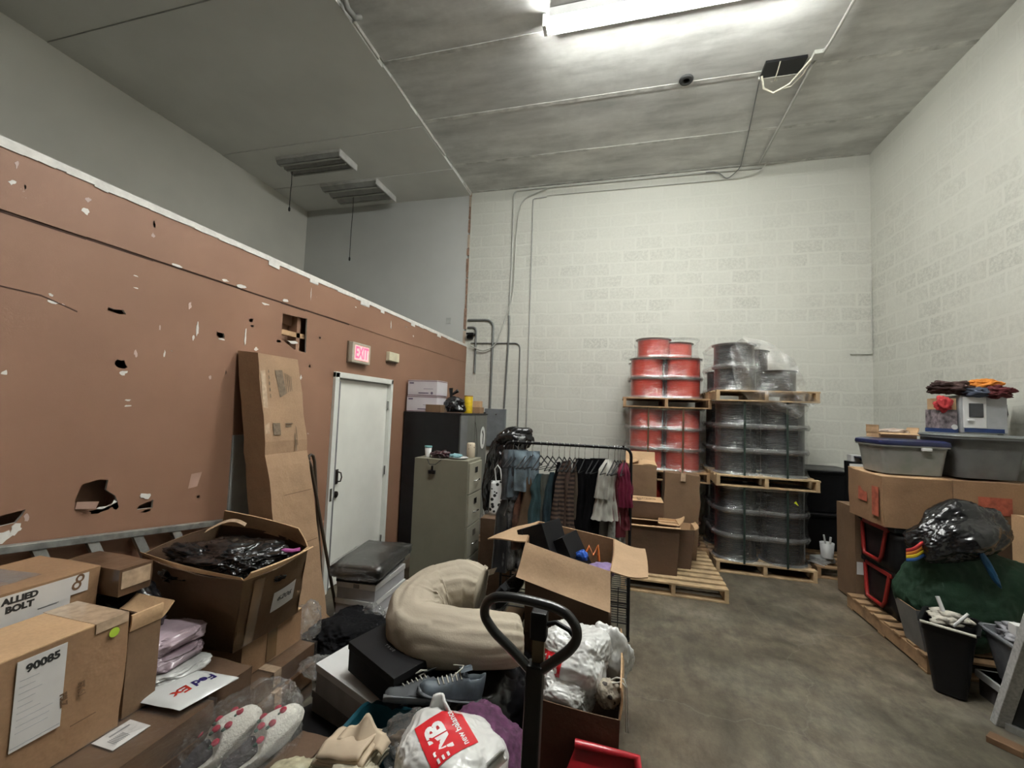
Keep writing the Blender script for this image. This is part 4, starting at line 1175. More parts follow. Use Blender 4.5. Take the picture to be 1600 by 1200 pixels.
t = tub('storage_tub', 'clear plastic tub with wrapped things beside the black bin', (2.36, 3.27, 0.16), (2.66, 3.67, 0.46), cloudy('milky_tub', (.20, .21, .23), (.34, .35, .37), .8), None, .05)
t.rotation_euler = (0, 0, radians(-4))
blob(MB(), (0.02, 0, .30), (.12, .16, .07), 31, .3, 3, 4, crease=.2).build('contents', mat('wrapped_contents', (.28, .28, .3), .25, var=.8, vs=14, coat=.5), t)
MB().box((-.13, -.08, .35), (-.05, -.02, .41)).build('white_packet', WHT, t)
t = thing('drawer_unit', 'low white plastic drawer unit under the clear tub', 'drawers', (2.51, 3.45, 0))
MB().box((-.15, -.22, 0), (.16, .22, .155)).build('unit_body', mat('dark_clear', (.12, .11, .11), .4), t)
MB().box((-.165, -.235, .11), (.17, .235, .155)).build('white_rail', WHT_P, t, bevel=.004)
t = open_carton('carton', 'small grey dirty tub low between worn pallet and black bin', [(2.18, 3.88, .132), (2.36, 3.88, .132), (2.36, 4.1, .132), (2.18, 4.1, .132)], [(2.13, 3.88, .42), (2.38, 3.88, .42), (2.38, 4.14, .42), (2.13, 4.14, .42)], mat('grey_tub', (.16, .16, .16), .5))
# leaning white panel with its black backing at the right edge
t = thing('leaning_board', 'tall speckled white-edged black board leaning in from the right edge', 'board', (2.24, 3.33, 0))
SPK = mat('speckled_white', (.40, .40, .39), .6, var=.25, vs=60)
MB().hexa([(-.03, -.005, 0), (.03, -.02, 0), (.035, .035, 0), (-.025, .045, 0), (.0, -.32, 1.0), (.06, -.33, 1.0), (.07, -.27, 1.0), (.005, -.26, 1.0)]).build('white_edge', SPK, t, bevel=.003)
MB().hexa([(.03, -.02, 0.04), (.40, -.5, 0.04), (.44, -.46, 0.04), (.035, .03, 0.04), (.06, -.33, 1.0), (.42, -.8, 1.0), (.46, -.76, 1.0), (.07, -.27, 1.0)]).build('black_face', BLKM, t)
MB().hexa([(.0, -.03, 0), (.38, -.54, 0), (.44, -.48, 0), (.035, .03, 0), (.0, -.03, 0.035), (.38, -.54, 0.035), (.44, -.48, 0.035), (.035, .03, 0.035)]).build('base_rail', ALU, t)
tag(MB().box((-.07, -.04, 0), (.07, .04, .035)).build('floor_scrap', INKB, loc=(2.12, 3.12, 0), rz=-.8, bevel=.004), 'dark brown scrap on the floor near the leaning board', 'scrap')
# ================================================================== LEFT BACK: CABINETS
from mathutils.bvhtree import BVHTree
t = thing('metal_cabinet', 'tall black two-door metal cabinet against the brown partition', 'cabinet', (-2.26, 5.385, 0))
MB().box((-.38, -.53, 0.02), (.36, .53, 1.70)).build('cabinet_body', BLKM, t, bevel=.004)
MB().box((-.385, -.535, 1.695), (.385, .535, 1.715)).build('top_panel', BLKM, t, bevel=.004)
CG = mat('worn_grey_door', (0.10, 0.102, 0.092), 0.28, 0.2, var=.3, vs=3)
MB().box((.36, -.52, .05), (.378, -.005, 1.69)).build('door', CG, t, bevel=.003)
MB().box((.36, .005, .05), (.378, .52, 1.69)).build('door', CG, t, bevel=.003)
MB().box((.378, -.53, .03), (.384, -.30, 1.69)).build('grey_edge_strip', mat('edge_grey', (.13, .135, .14), .4), t)
MB().tube([(.378, .06, .95), (.41, .06, .95), (.41, .06, 1.10), (.378, .06, 1.10)], .008).build('door_handle', CHR, t)
st = [Vector((.3795, .34 + .105 * cos(a), 1.38 + .155 * sin(a))) for a in [2 * pi * k / 28 for k in range(28)]]
MB().slab(st, .0015).build('round_sticker', WHT, t)
MB().slab([(.382, .36, 1.28), (.382, .38, 1.42), (.382, .33, 1.49), (.382, .30, 1.46), (.382, .34, 1.42), (.382, .33, 1.29)], .001).build('sticker_print', INK, t)
MB().tube([(.38, .10, .9), (.385, .12, 1.2), (.384, .06, 1.5), (.38, .0, 1.6)], .003, 5).build('scratch_line', CHR, t)

t = thing('filing_cabinet', 'beige four-drawer filing cabinet seen from its side', 'cabinet', (-1.69, 4.09, 0))
FC = mat('putty_beige_metal', (0.235, 0.225, 0.172), 0.45, var=.05)
FCD = mat('putty_beige_drawer', (0.32, 0.305, 0.24), 0.45, var=.05)
MB().box((-.29, -.19, 0), (.275, .19, 1.275)).build('cabinet_body', FC, t, bevel=.004)
for k in range(4):
    z = .04 + k * .305
    dr = MB().box((.275, -.18, z), (.293, .18, z + .295)).build('drawer', FCD, t, bevel=.004)
    MB().box((.293, -.04, z + .19), (.298, .04, z + .245)).build('label_holder', CHR, dr)
    MB().tube([(.292, -.05, z + .11), (.318, -.045, z + .12), (.318, .045, z + .12), (.292, .05, z + .11)], .007).build('drawer_handle', CHR, dr)
zf = 1.276
# things on the filing cabinet
t = thing('paper_cup', 'white paper cup with teal rim on the filing cabinet', 'cup', (-1.885, 4.0, zf))
MB().lathe([(.026, 0), (.036, .105), (.034, .105), (.024, .003)], n=20).build('cup_body', WHT, t)
MB().lathe([(.0365, .095), (.0385, .10), (.037, .112), (.034, .112)], n=20).build('rim', mat('teal_rim', (.15, .35, .35), .5), t)
tag(blob(MB(), (0, 0, 0), (.085, .06, .035), 41, .25, 2.4, 5, -.03, crease=.2).build('dark_scarf', mat('wine_black_fabric', (.035, .008, .012), .4, var=.9, vs=22, coat=.3), loc=(-1.745, 4.0, zf + .032)), 'crumpled dark red and black shiny cloth on the filing cabinet', 'cloth')
t = thing('clip_lamp', 'small black clip hanging over the filing cabinet edge', 'clip', (-1.78, 3.893, 1.15))
MB().box((-.035, -.025, -.02), (.035, .0, .015)).box((-.012, -.012, .015), (.008, .0, .06)).build('clip_body', BLKP, t, bevel=.004)
MB().tube([(-.06, -.004, .12), (-.02, -.03, .075), (.04, -.03, .075), (.09, -.004, .12)], .004).build('cord', INK, t)
tag(MB().lathe([(.03, 0), (.095, .012), (.098, .017), (.03, .006)], (0, 0, 0), 28).build('plate', WHT_P, loc=(-1.565, 4.02, zf)), 'white plate at the front right of the filing cabinet top', 'plate')
tag(blob(MB(), (0, 0, 0), (.06, .045, .018), 43, .2, 2.4, 4, crease=.15).build('blue_cloth', mat('pale_blue_cloth', (.25, .45, .5), .6), loc=(-1.585, 4.0, zf + .032)), 'pale blue crumpled cloth on the white plate', 'cloth')
t = thing('jar', 'cream patterned cylindrical jar on the filing cabinet', 'jar', (-1.50, 4.20, zf))
MB().lathe([(.04, 0), (.043, .005), (.043, .135), (.036, .15), (.0, .152)], n=24).build('jar_body', dotted('jar_print', (.55, .47, .36), (.2, .15, .1), 30, .22), t)

# things on the black cabinet
zb = 1.717
def fileb(label, x, y, z, rz, cat='box'):
    t = thing('mailing_box', label, cat, (x, y, z), rz)
    WB = mat('white_print_box', (.60, .57, .60), .5, var=.04)
    softbox(MB(), (-.20, -.15, 0), (.20, .15, .195), .002, .003, 4, 2).build('box_body', WB, t)
    sharp(kids(t)[0])
    LILAC = mat('lilac_print', (.13, .10, .16), .6)
    MB().box((-.203, -.1545, .006), (.203, -.153, .012)).box((-.203, -.1545, .183), (.203, -.153, .19)).box((.2035, -.15, .006), (.2045, .15, .012)).box((.2035, -.15, .183), (.2045, .15, .19)).build('printed_border', mat('wine_line', (.18, .07, .09), .6), t)
    MB().box((-.18, -.1547, .150), (-.12, -.1535, .168)).box((.02, -.1547, .085), (.15, -.1535, .09)).box((-.05, -.1547, .03), (.09, -.1535, .042)).cyl((.135, -.1548, .036), (.135, -.1535, .036), .016).build('printed_marks', LILAC, t)
    MB().box((-.21, -.02, .1975), (.21, .02, .199)).build('packing_tape', TAPE_C, t)
    return t
fileb('white printed mailing box on the black cabinet, lower one', -2.425, 5.03, zb, .02)
fileb('white printed mailing box on the black cabinet, upper one', -2.42, 5.035, zb + .2, -.03)
tag(MB().box((-.10, -.07, 0), (.10, .07, .095)).build('small_carton', CB_K, loc=(-2.26, 4.935 - .0, zb), bevel=.003), 'small brown carton in front of the white mailing boxes', 'box')
bpy.data.objects['small_carton.001' if 'small_carton.001' in bpy.data.objects else 'small_carton'].location.y = 4.94
tag(blob(MB(), (0, 0, 0), (.14, .13, .11), 51, .18, 1.6, 5, -.09, crease=.08).build('black_bag', BLK, loc=(-2.10, 5.20, zb + .10)), 'knotted black plastic bag on the black cabinet', 'bag')
o = bpy.data.objects.get('black_bag')
MB().cyl((-.06, 0, .08), (-.07, 0, .22), .016, .03, 8).cyl((-.06, 0, .13), (.03, 0, .19), .012, .024, 8).build('knot', BLK, o)
t = thing('yellow_canister', 'yellow cylindrical canister on the black cabinet', 'canister', (-2.00, 5.42, zb))
MB().lathe([(.055, 0), (.058, .004), (.058, .222), (.055, .228)], n=28).build('canister_body', mat('yellow_print', (.72, .50, .02), .45, var=.2, vs=20), t)
MB().lathe([(.059, .222), (.06, .236), (.0, .238)], n=28).build('lid', mat('yellow_lid_brown', (.22, .10, .02), .5), t)
tag(MB().box((-.07, -.09, 0), (.09, .09, .085)).build('kraft_box', CB, loc=(-1.97, 5.64, zb), bevel=.003), 'small brown box at the far front corner of the black cabinet', 'box')
tag(MB().box((-.045, -.06, 0), (.055, .06, .085)).build('tan_box', CB_L, loc=(-1.955, 5.66, zb + .086), bevel=.003), 'smaller tan box stacked on the brown box of the black cabinet', 'box')
tag(MB().box((-.09, -.012, 0), (.02, .02, .018)).build('pen', INK, loc=(-1.90, 5.82, zb), bevel=.002), 'thin black object lying at the black cabinet corner', 'tool')

# ------------------------------------------------------------------ black bag and boxes left of the clothes rack
tag(blob(MB(), (0, 0, 0), (.26, .2, .58), 61, .13, 1.3, 6, crease=.05).build('rubbish_bag', BLK, loc=(-1.24, 4.72, .98)), 'tall upright black rubbish bag between cabinet and clothes rack', 'bag')
blob(MB(), (0, 0, 0), (.22, .13, .12), 63, .2, 1.6, 5, crease=.05).build('bag_neck', BLK, bpy.data.objects['rubbish_bag.001' if 'rubbish_bag.001' in bpy.data.objects else 'rubbish_bag'], loc=(.07, 0, .47), rot=(0, radians(-14), 0))
carton('carton', 'long dark carton on the floor behind the clothes rack, left end', (-1.50, 4.30, 0), (-.95, 4.68, .20), CB_D, tape=None)
carton('carton', 'brown carton on top of the dark one behind the clothes rack', (-1.48, 4.32, .21), (-1.02, 4.66, .40), CB_K, tape='x')
t = thing('clear_bag', 'clear plastic bag of packets on the brown carton left of the rack', 'bag', (-1.30, 4.44, .41))
blob(MB(), (0, 0, .14), (.16, .10, .15), 71, .12, 2, 5, .0, crease=.09).build('bag_skin', POLY, t)
for k, (x, cc) in enumerate(((-.09, (.35, .37, .38)), (-.04, (.45, .33, .18)), (.02, (.5, .49, .45)), (.08, (.4, .3, .18)))):
    MB().box((x - .02, -.04, .01), (x + .022, .04, .19 + .02 * (k % 2)), 0, Matrix.Rotation(.1 * (k - 1), 4, 'Y')).build('packet', mat('packet_%d' % k, cc, .6), t)
t = thing('dotted_bag', 'white shopping bag with black dots left of the rack', 'bag', (-1.15, 4.18, .72))
mb = MB(); mb.grid(lambda u, v: Vector((-.13 + .26 * u + .03 * v, -.02 * sin(u * 9 + v * 2) - .01 * v, .34 * v)), 14, 10)
o = mb.build('bag_body', dotted('black_dots_on_white', (.68, .68, .67), (.012, .012, .012), 22, .34), t); so = o.modifiers.new('s', 'SOLIDIFY'); so.thickness = .03
MB().tube([(-.06, 0, .33), (-.075, -.01, .46), (-.05, 0, .5), (-.02, 0, .46), (0, 0, .34)], .007).build('handle', WHT_P, t)
carton('support_carton', 'hidden carton carrying the dotted bag', (-1.30, 4.02, 0), (-1.0, 4.26, .715), CB_D, tape=None)

# ------------------------------------------------------------------ clothes rack
RXL, RXR, RY0, RZ = -0.97, 0.085, 3.60, 1.505
t = thing('clothes_rack', 'black tubular clothes rack full of hanging garments', 'rack', (0, 0, 0))
MB().tube(bend([(RXL, RY0, .02), (RXL, RY0, RZ), (RXR, RY0, RZ), (RXR, RY0, 0.02)], .07), .0125, 10).build('rail_frame', BLKM, t)
for x in (RXL, RXR):
    MB().tube([(x, RY0, .03), (x, RY0 + .36, .03)], .011).build('foot', BLKM, t)
    MB().cyl((x, RY0 + .36, .0), (x, RY0 + .36, .42), .011).build('short_post', BLKM, t)
    MB().cyl((x, RY0, 0), (x, RY0, .03), .016).build('end_cap', BLKM, t)
mb = MB()
for z in (.13, .25, .37):
    mb.tube([(RXL, RY0, z), (RXR, RY0, z)], .006, 6).tube([(RXL, RY0 + .36, z), (RXR, RY0 + .36, z)], .006, 6)
    for k in range(9):
        y = RY0 + .36 * k / 8
        mb.tube([(RXR - .16, y, z), (RXR, y, z)], .003, 5)
mb.tube([(RXR - .16, RY0, .1), (RXR - .16, RY0, .40)], .006, 6).tube([(RXR - .08, RY0, .1), (RXR - .08, RY0, .40)], .004, 6)
mb.build('wire_shelf', CHR if False else BLKM, t)
MB().cyl((RXR - .06, RY0, RZ), (RXR - .06, RY0, RZ + .02), .012).build('rail_knob', BLKM, t)

def garment(name, label, cat, x, ztop, zbot, w0, w1, th, ang, m, folds=5, sway=0.0, seed=0, yoff=0.0, sleeves=False, hanger=True, waist=None):
    """hanging garment: a closed soft sleeve of cloth with pleats, falling from its hanger"""
    H = ztop - zbot; N, R_ = 40, 22
    def fn(u, v):
        a = 2 * pi * u
        s = v
        hw = w0 + (w1 - w0) * s
        if waist: hw *= 1 - waist * math.exp(-((s - .38) / .14) ** 2)
        hw *= min(1, .30 + 2.6 * s) if not name.startswith(('jeans', 'trousers', 'skirt')) else 1
        t_ = th * (.55 + .6 * s) * min(1, .25 + 4 * s)
        X = cos(a); Y = sin(a)
        pl = 1 + .38 * min(1, s * 2.2) * sin(X * folds * 2.1 + seed + 1.7 * noise.noise(Vector((X * 2, s * 2, seed))))
        p = Vector((X * hw, Y * t_ * pl + .012 * noise.noise(Vector((X * 3, s * 4, seed + 9))), -H * s))
        p.x += sway * s * s + .012 * noise.noise(Vector((0, s * 3, seed)))
        return p
    mb = MB().grid(lambda u, v: fn(v, u), R_, N)
    o = mb.build(name, m, loc=(x, RY0 + yoff, ztop), rz=radians(ang))
    tag(o, label, cat)
    if hanger: hang(x, ztop, ang, yoff, label)
    return o
hproto = [None]
def hang(x, ztop, ang, yoff, lab):
    top = RZ + .012
    if hproto[0] is None:
        t = thing('hanger', 'x', 'hanger', (x, RY0, top))
        MB().tube([(0, 0, -.115), (0, 0, -.045), (.012, 0, -.03), (.016, 0, -.012), (.008, 0, .004), (-.006, 0, .004), (-.012, 0, -.012)], .002, 6).build('hook', CHR, t)
        MB().tube([(0, 0, -.115), (.09, 0, -.165), (.19, 0, -.215)], .005, 6).tube([(0, 0, -.115), (-.09, 0, -.165), (-.19, 0, -.215)], .005, 6).tube([(-.19, 0, -.215), (.19, 0, -.215)], .0035, 6).build('shoulder_bar', BLKP, t)
        hproto[0] = t
    else:
        t = dup(hproto[0], (x, RY0, top))
    t.rotation_euler = (0, 0, radians(70 + (x * 977) % 12))
    t['label'] = ('hanger holding the ' + ' '.join(lab.split()[:11]))
    t['group'] = 'hangers on the clothes rack'
DEN = mat('washed_denim', (.10, .13, .155), .85, var=.3, vs=14)
DENL = mat('light_denim', (.17, .225, .265), .85, var=.3, vs=16)
GRYD = mat('grey_black_denim', (.06, .063, .07), .8, var=.6, vs=12)
TEAL = mat('teal_fabric', (.028, .07, .08), .8, var=.3); TEAL2 = mat('dark_teal_fabric', (.016, .04, .052), .8, var=.3)
BRN = mat('tan_trouser_cloth', (.10, .06, .032), .85); GRG = mat('grey_green_cloth', (.075, .082, .07), .85)
BLF = mat('black_cloth', (.005, .005, .006), .95, spec=.1); WHF = mat('off_white_cloth', (.50, .49, .44), .85)
MAG = mat('magenta_satin', (.15, .008, .035), .4, coat=.2); DKR = mat('dark_red_cloth', (.12, .01, .02), .7)
STR = striped('brown_black_stripes', (.12, .075, .055), (.03, .021, .018), 28)
PLG = mat('pale_grey_cloth', (.20, .20, .19), .85, var=.15); PNK = mat('dusty_pink_cloth', (.28, .19, .19), .85)
garment('jeans', 'grey black-washed jeans at the left end of the rack', 'jeans', -.90, 1.44, 1.02, .09, .10, .035, 38, GRYD, 3, 0, 1)
garment('jeans', 'grey jeans beside the light blue ones on the rack', 'jeans', -.855, 1.44, 1.04, .09, .10, .03, 35, DEN, 3, 0, 2, .01)
garment('jeans', 'light blue jeans hanging on the rack', 'jeans', -.78, 1.435, 1.10, .115, .10, .045, 20, DENL, 3, 0, 3)
garment('trousers', 'light blue short jeans hanging third from the right of the denim', 'jeans', -.725, 1.435, 1.16, .06, .06, .03, 40, DENL, 3, 0, 13, .02)
o = garment('garment_cover', 'dark glossy plastic garment cover at the left of the rack', 'garment cover', -.93, 1.08, .42, .10, .13, .05, 40, mat('dark_clear_cover', (.03, .03, .032), .15, coat=.8), 4, 0, 4, 0, hanger=False)
garment('garment_cover', 'second dark glossy cover with white streaks on the rack', 'garment cover', -.86, 1.06, .45, .10, .12, .04, 35, mat('streaky_cover', (.10, .10, .10), .15, var=.95, vs=16, coat=.8), 5, 0, 6, .01, hanger=False)
garment('blouse', 'orange and dark patterned blouse low on the rack', 'blouse', -.80, 1.12, .62, .08, .10, .03, 45, mat('rust_pattern', (.07, .028, .016), .8, var=.9, vs=10), 4, 0, 7, hanger=False)
garment('trousers', 'tan brown trousers hanging on the rack', 'trousers', -.735, 1.24, .70, .055, .09, .035, 40, BRN, 3, -.05, 8)
garment('dress', 'teal dress with thin straps on the rack', 'dress', -.655, 1.25, .76, .10, .10, .04, 30, TEAL, 5, .0, 9, waist=.25)
garment('trousers', 'grey green trousers on the rack', 'trousers', -.60, 1.25, .74, .05, .06, .03, 40, GRG, 3, 0, 10)
garment('dress', 'dark teal dress beside the grey green trousers', 'dress', -.555, 1.27, .70, .07, .08, .04, 38, TEAL2, 5, 0, 11, waist=.15)
garment('shirt', 'narrow black shirt on the rack beside the striped clothes', 'shirt', -.50, 1.36, .74, .06, .06, .035, 55, BLF, 3, 0, 12)
garment('dress', 'long striped brown dress on the rack, left one', 'dress', -.455, 1.37, .70, .07, .10, .035, 35, STR, 4, -.04, 14)
garment('cardigan', 'plain brown cardigan edge between the striped dresses', 'cardigan', -.41, 1.38, .72, .05, .05, .03, 60, mat('brown_knit', (.08, .05, .038), .9), 3, -.02, 15)
garment('dress', 'long striped brown dress on the rack, right one', 'dress', -.365, 1.37, .66, .06, .08, .035, 38, STR, 4, 0, 16)
garment('trousers', 'olive brown trousers clipped high on the rack', 'trousers', -.335, 1.40, .74, .04, .05, .03, 55, mat('olive_brown', (.085, .065, .045), .9), 2, 0, 17)
garment('trousers', 'wide black trousers on the rack, left pair', 'trousers', -.285, 1.40, .70, .075, .09, .04, 25, BLF, 4, 0, 18)
garment('skirt', 'black skirt with thin straps between black trousers', 'skirt', -.215, 1.35, .70, .05, .10, .04, 30, BLF, 4, -.02, 19)
garment('trousers', 'black high-waisted trousers left of the white blouse', 'trousers', -.17, 1.41, .78, .075, .06, .035, 20, BLF, 3, -.05, 20)
garment('blouse', 'white ruffled blouse on the rack', 'blouse', -.095, 1.41, 1.10, .075, .09, .05, 22, WHF, 6, -.02, 21, -.02)
garment('skirt', 'lower tier of white ruffled garment, flared hem', 'skirt', -.10, 1.22, .93, .07, .115, .055, 15, WHF, 7, -.01, 22, -.025, hanger=False)
garment('trousers', 'pale grey trousers below the white ruffled blouse', 'trousers', -.125, 1.0, .56, .085, .08, .035, 10, PLG, 4, 0, 23, .02, hanger=False)
garment('dress', 'dusty pink narrow top beside the white blouse', 'top', -.045, 1.33, .92, .05, .06, .03, 50, PNK, 3, 0, 24)
garment('dress', 'pale grey patterned dress near the right end of the rack', 'dress', -.02, 1.18, .60, .05, .09, .035, 30, mat('grey_speckle', (.25, .26, .24), .85, var=.4, vs=40), 4, .0, 25)
garment('dress', 'dark red dress behind the magenta satin one', 'dress', .0, 1.38, .80, .05, .055, .03, 55, DKR, 3, .01, 26)
garment('dress', 'magenta satin top at the right end of the rack', 'top', .035, 1.39, 1.04, .075, .065, .04, 25, MAG, 6, .01, 27, -.015, waist=.2)
garment('top', 'clear wrapped wine coloured top at the right end of the rack', 'top', .05, 1.05, .86, .03, .035, .03, 20, DKR, 3, 0, 28, hanger=False)
# ================================================================== CENTRE: OPEN CARTONS, BAGS
def project(o, verts, faces, dirv, off=0.002):
    """press a printed sheet onto the soft surface behind it"""
    bv = BVHTree.FromPolygons([tuple(v) for v in verts], faces)
    d = Vector(dirv).normalized()
    for v in o.data.vertices:
        hit = bv.ray_cast(v.co - d * 0.6, d)
        if hit[0] is not None:
            v.co = hit[0] - d * off
    o.data.update()
def sheet(name, M, w_, h, m, parent, n=14):
    mb = MB().grid(lambda u, v: M @ Vector(((u - .5) * w_, (v - .5) * h, 0)), n, n)
    return mb.build(name, m, parent)

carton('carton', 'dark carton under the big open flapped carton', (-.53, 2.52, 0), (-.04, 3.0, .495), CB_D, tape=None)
t = open_carton('open_carton', 'big open carton with spread flaps and a black shoebox sticking out',
    [(-.52, 2.50, .50), (-.05, 2.56, .50), (-.07, 3.0, .50), (-.55, 2.97, .50)],
    [(-.535, 2.53, 1.0), (-.04, 2.49, .905), (-.03, 2.97, .95), (-.55, 3.03, 1.0)], CB_D, CB, th=.006, bulge=.008,
    flaps=((0, .205, 140, -.015), (1, .20, 100, .02, .1), (3, .24, 106, .02, -.3), (2, .05, 160, .0)), fm=cardboard('flap_card', (0.40, 0.265, 0.155)))
mb = MB()
for k in range(9):
    mb.tube([(-.46 + .02 * k, 2.49, .93 - .004 * k), (-.47 + .02 * k, 2.44, .75)], .0025, 4)
t = thing('shoebox', 'black shoebox standing tilted in the big open carton', 'box', (-.43, 2.76, .86), rot=(radians(-4), radians(-24), radians(-16)))
MB().box((-.09, -.13, -.12), (.09, .13, .20)).build('box_body', BLKC, t, bevel=.003)
MB().box((-.095, -.135, .0), (-.06, .135, .205)).build('lid', BLKC, t, bevel=.003)
tag(MB().box((-.04, -.11, -.1), (.05, .11, .14)).build('black_folder', BLKC, loc=(-.28, 2.78, .86), rot=(0, radians(-30), -.3)), 'second flat black box leaning beside the black shoebox', 'box')
tag(blob(MB(), (0, 0, 0), (.035, .03, .03), 81, .2, 2, 4).build('blue_item', mat('royal_blue', (.02, .09, .42), .4), loc=(-.215, 2.70, .905)), 'small bright blue item inside the big open carton', 'toy')
tag(MB().tube([(-.03, 0, -.03), (0, 0, .045), (.025, 0, -.01), (.05, .01, .05), (.06, .01, -.04)], .009).build('orange_item', mat('orange_plastic', (.6, .15, .02), .4), loc=(-.175, 2.74, .91)), 'orange zigzag item inside the big open carton', 'toy')
tag(blob(MB(), (0, 0, 0), (.07, .07, .035), 83, .2, 2, 4).build('purple_item', mat('lilac_knit', (.20, .14, .28), .8), loc=(-.09, 2.66, .855)), 'lilac knitted item in the right corner of the big open carton', 'cloth')
tag(blob(MB(), (0, 0, 0), (.12, .12, .04), 84, .2, 2, 4).build('green_cloth', mat('grey_green_box_cloth', (.05, .07, .065), .8), loc=(-.42, 2.70, .86)), 'grey green cloth under the black shoebox in the carton', 'cloth')

# low open carton with shop bags
t = open_carton('open_carton', 'low dark carton in front holding white shop bags',
    [(-.37, 1.96, 0), (.01, 1.96, 0), (.01, 2.47, 0), (-.37, 2.47, 0)],
    [(-.38, 1.95, .51), (.02, 1.96, .48), (.02, 2.47, .51), (-.38, 2.47, .51)], CB_D, CB_D, bulge=.006, flaps=((1, .12, 4, .02),))
def shopbag(name, label, c, r, seed, M, w_, h, dirv, txt, **k):
    t = thing(name, label, 'bag', c)
    mb = MB(); blob(mb, (0, 0, 0), r, seed, **k)
    for sp in k.pop('spikes', ()): pass
    mb.build('bag_body', BAGW, t)
    vs, fs = mb.v, mb.f
    s = sheet('red_print', M, w_, h, RED, t); project(s, vs, fs, dirv, .003)
    if txt:
        x = text_mesh('printed_words', 'new balance', h * .19, WHT_P, M @ Matrix.Translation((0, -h * .28, 0)), t, 0.0, sx=1.0, bold=.0006)
        project(x, vs, fs, dirv, .005)
        x = text_mesh('printed_logo', 'NB', h * .55, WHT_P, M @ Matrix.Translation((0, h * .13, 0)), t, 0.0, sx=1.0, bold=.004)
        project(x, vs, fs, dirv, .005)
        mb2 = MB()
        for q in range(3):
            yy = h * (.30 - .11 * q)
            mb2.box((-.47 * w_, yy, 0), (-.38 * w_, yy + h * .05, .0004), 0, M)
        x = mb2.build('logo_stripes', WHT_P, t); project(x, vs, fs, dirv, .0065)
    return t, mb
c2 = Vector((-.20, 2.20, .56))
M2 = frame((-.11, -.14, .02), (1, -.08, -.12), (0.12, .25, 1), .0)
t, _ = shopbag('shop_bag', 'white shop bag with red print standing in the low carton', c2, (.165, .15, .15), 91, M2, .13, .13, (.12, 1, -.25), True, amp=.16, fr=1.5, sub=6, crease=.06, pw=.8)
tag(blob(MB(), (0, 0, 0), (.13, .10, .10), 93, .16, 1.6, 6, crease=.07, pw=.85).build('white_bag', BAGW, loc=(-.23, 2.08, .47)), 'plain white bag at the bottom front of the low carton', 'bag')
tag(blob(MB(), (0, 0, 0), (.10, .06, .14), 94, .2, 1.6, 5, crease=.08).build('white_bag', BAGW, loc=(-.03, 2.28, .56)), 'rumpled white bag tip at the right of the red-print shop bag', 'bag')
t = thing('drawstring_bag', 'small camouflage drawstring bag with white cords in the low carton', 'bag', (-.035, 2.06, .52))
blob(MB(), (0, 0, 0), (.055, .05, .055), 95, .12, 2, 5, crease=.08).build('bag_body', dotted('camouflage', (.32, .28, .22), (.05, .04, .035), 30, .33), t)
MB().tube([(0, 0, .045), (.03, -.02, .06), (.06, -.03, .078), (.078, -.03, .06), (.08, -.02, -.02), (.085, -.015, -.14)], .0035, 6).tube([(.0, .01, .045), (.04, 0, .075), (.07, -.02, .085), (.085, -.02, .05), (.09, 0, -.06), (.095, .0, -.15)], .0035, 6).build('cord', WHF, t)

# beige folded bag
def soft_tube(path, rad, n=64, seg=170, seed=0, wr=.028, flat=.9):
    P = [Vector(p) for p in path]
    def cr(t):
        k = len(P) - 1; x = min(t * k, k - 1e-6); i = int(x); f = x - i
        p0, p1, p2, p3 = P[max(i - 1, 0)], P[i], P[i + 1], P[min(i + 2, k)]
        v = .5 * ((2 * p1) + (p2 - p0) * f + (2 * p0 - 5 * p1 + 4 * p2 - p3) * f * f + (3 * p1 - p0 - 3 * p2 + p3) * f ** 3)
        r0, r1, r2, r3 = rad[max(i - 1, 0)], rad[i], rad[i + 1], rad[min(i + 2, k)]
        r = .5 * ((2 * r1) + (r2 - r0) * f + (2 * r0 - 5 * r1 + 4 * r2 - r3) * f * f + (3 * r1 - r0 - 3 * r2 + r3) * f ** 3)
        return v, r
    C = [cr(j / seg) for j in range(seg + 1)]
    vs = []; u = Vector((0, 0, 1))
    for j in range(seg + 1):
        T = (C[min(j + 1, seg)][0] - C[max(j - 1, 0)][0]).normalized()
        u = (u - T * u.dot(T)).normalized(); w_ = T.cross(u)
        # bend direction: pleats gather on the inside of the bend
        a_, b_ = C[max(j - 6, 0)][0], C[min(j + 6, seg)][0]
        inn = ((a_ + b_) / 2 - C[j][0]); k_ = min(1, inn.length / .04); inn = inn.normalized() if inn.length > 1e-5 else u
        for i in range(n):
            a = 2 * pi * i / n
            d = u * cos(a) + w_ * sin(a)
            g = max(0, d.dot(inn)) * k_
            s = j / seg
            pl = (abs(sin(s * 46 + 2.5 * noise.noise(d * 2 + Vector((seed, s * 6, 0)))))) ** .6
            long_ = ridge(d * 3.2 + Vector((0, 0, s * 1.5 + seed)))
            va_ = abs(sin(s * 40 + a * .25 + 3.2 * noise.noise(d * 1.3 + Vector((seed, s * 4, 2)))))
            rad_ = .6 - 1.5 * math.exp(-(va_ / .22) ** 2) * max(0, .35 + 1.6 * noise.noise(d * 1.7 + Vector((5, s * 5, seed))))
            off = wr * (g * (pl - .6) * 1.2 + .30 * long_ * (1 - g) + .42 * (rad_ - .6) * k_) + .014 * noise.noise(C[j][0] * 5 + d)
            r = C[j][1]
            vs.append(C[j][0] + d * (r + off) * (flat if abs(d.z) > .7 else 1))
    fs = [(j * n + i, j * n + (i + 1) % n, (j + 1) * n + (i + 1) % n, (j + 1) * n + i) for j in range(seg) for i in range(n)]
    fs += [tuple(range(n - 1, -1, -1)), tuple(seg * n + i for i in range(n))]
    return vs, fs
BEI = mat('beige_cotton', (.415, .36, .28), .85, var=.05, vs=3, bs=.25, bscale=120)
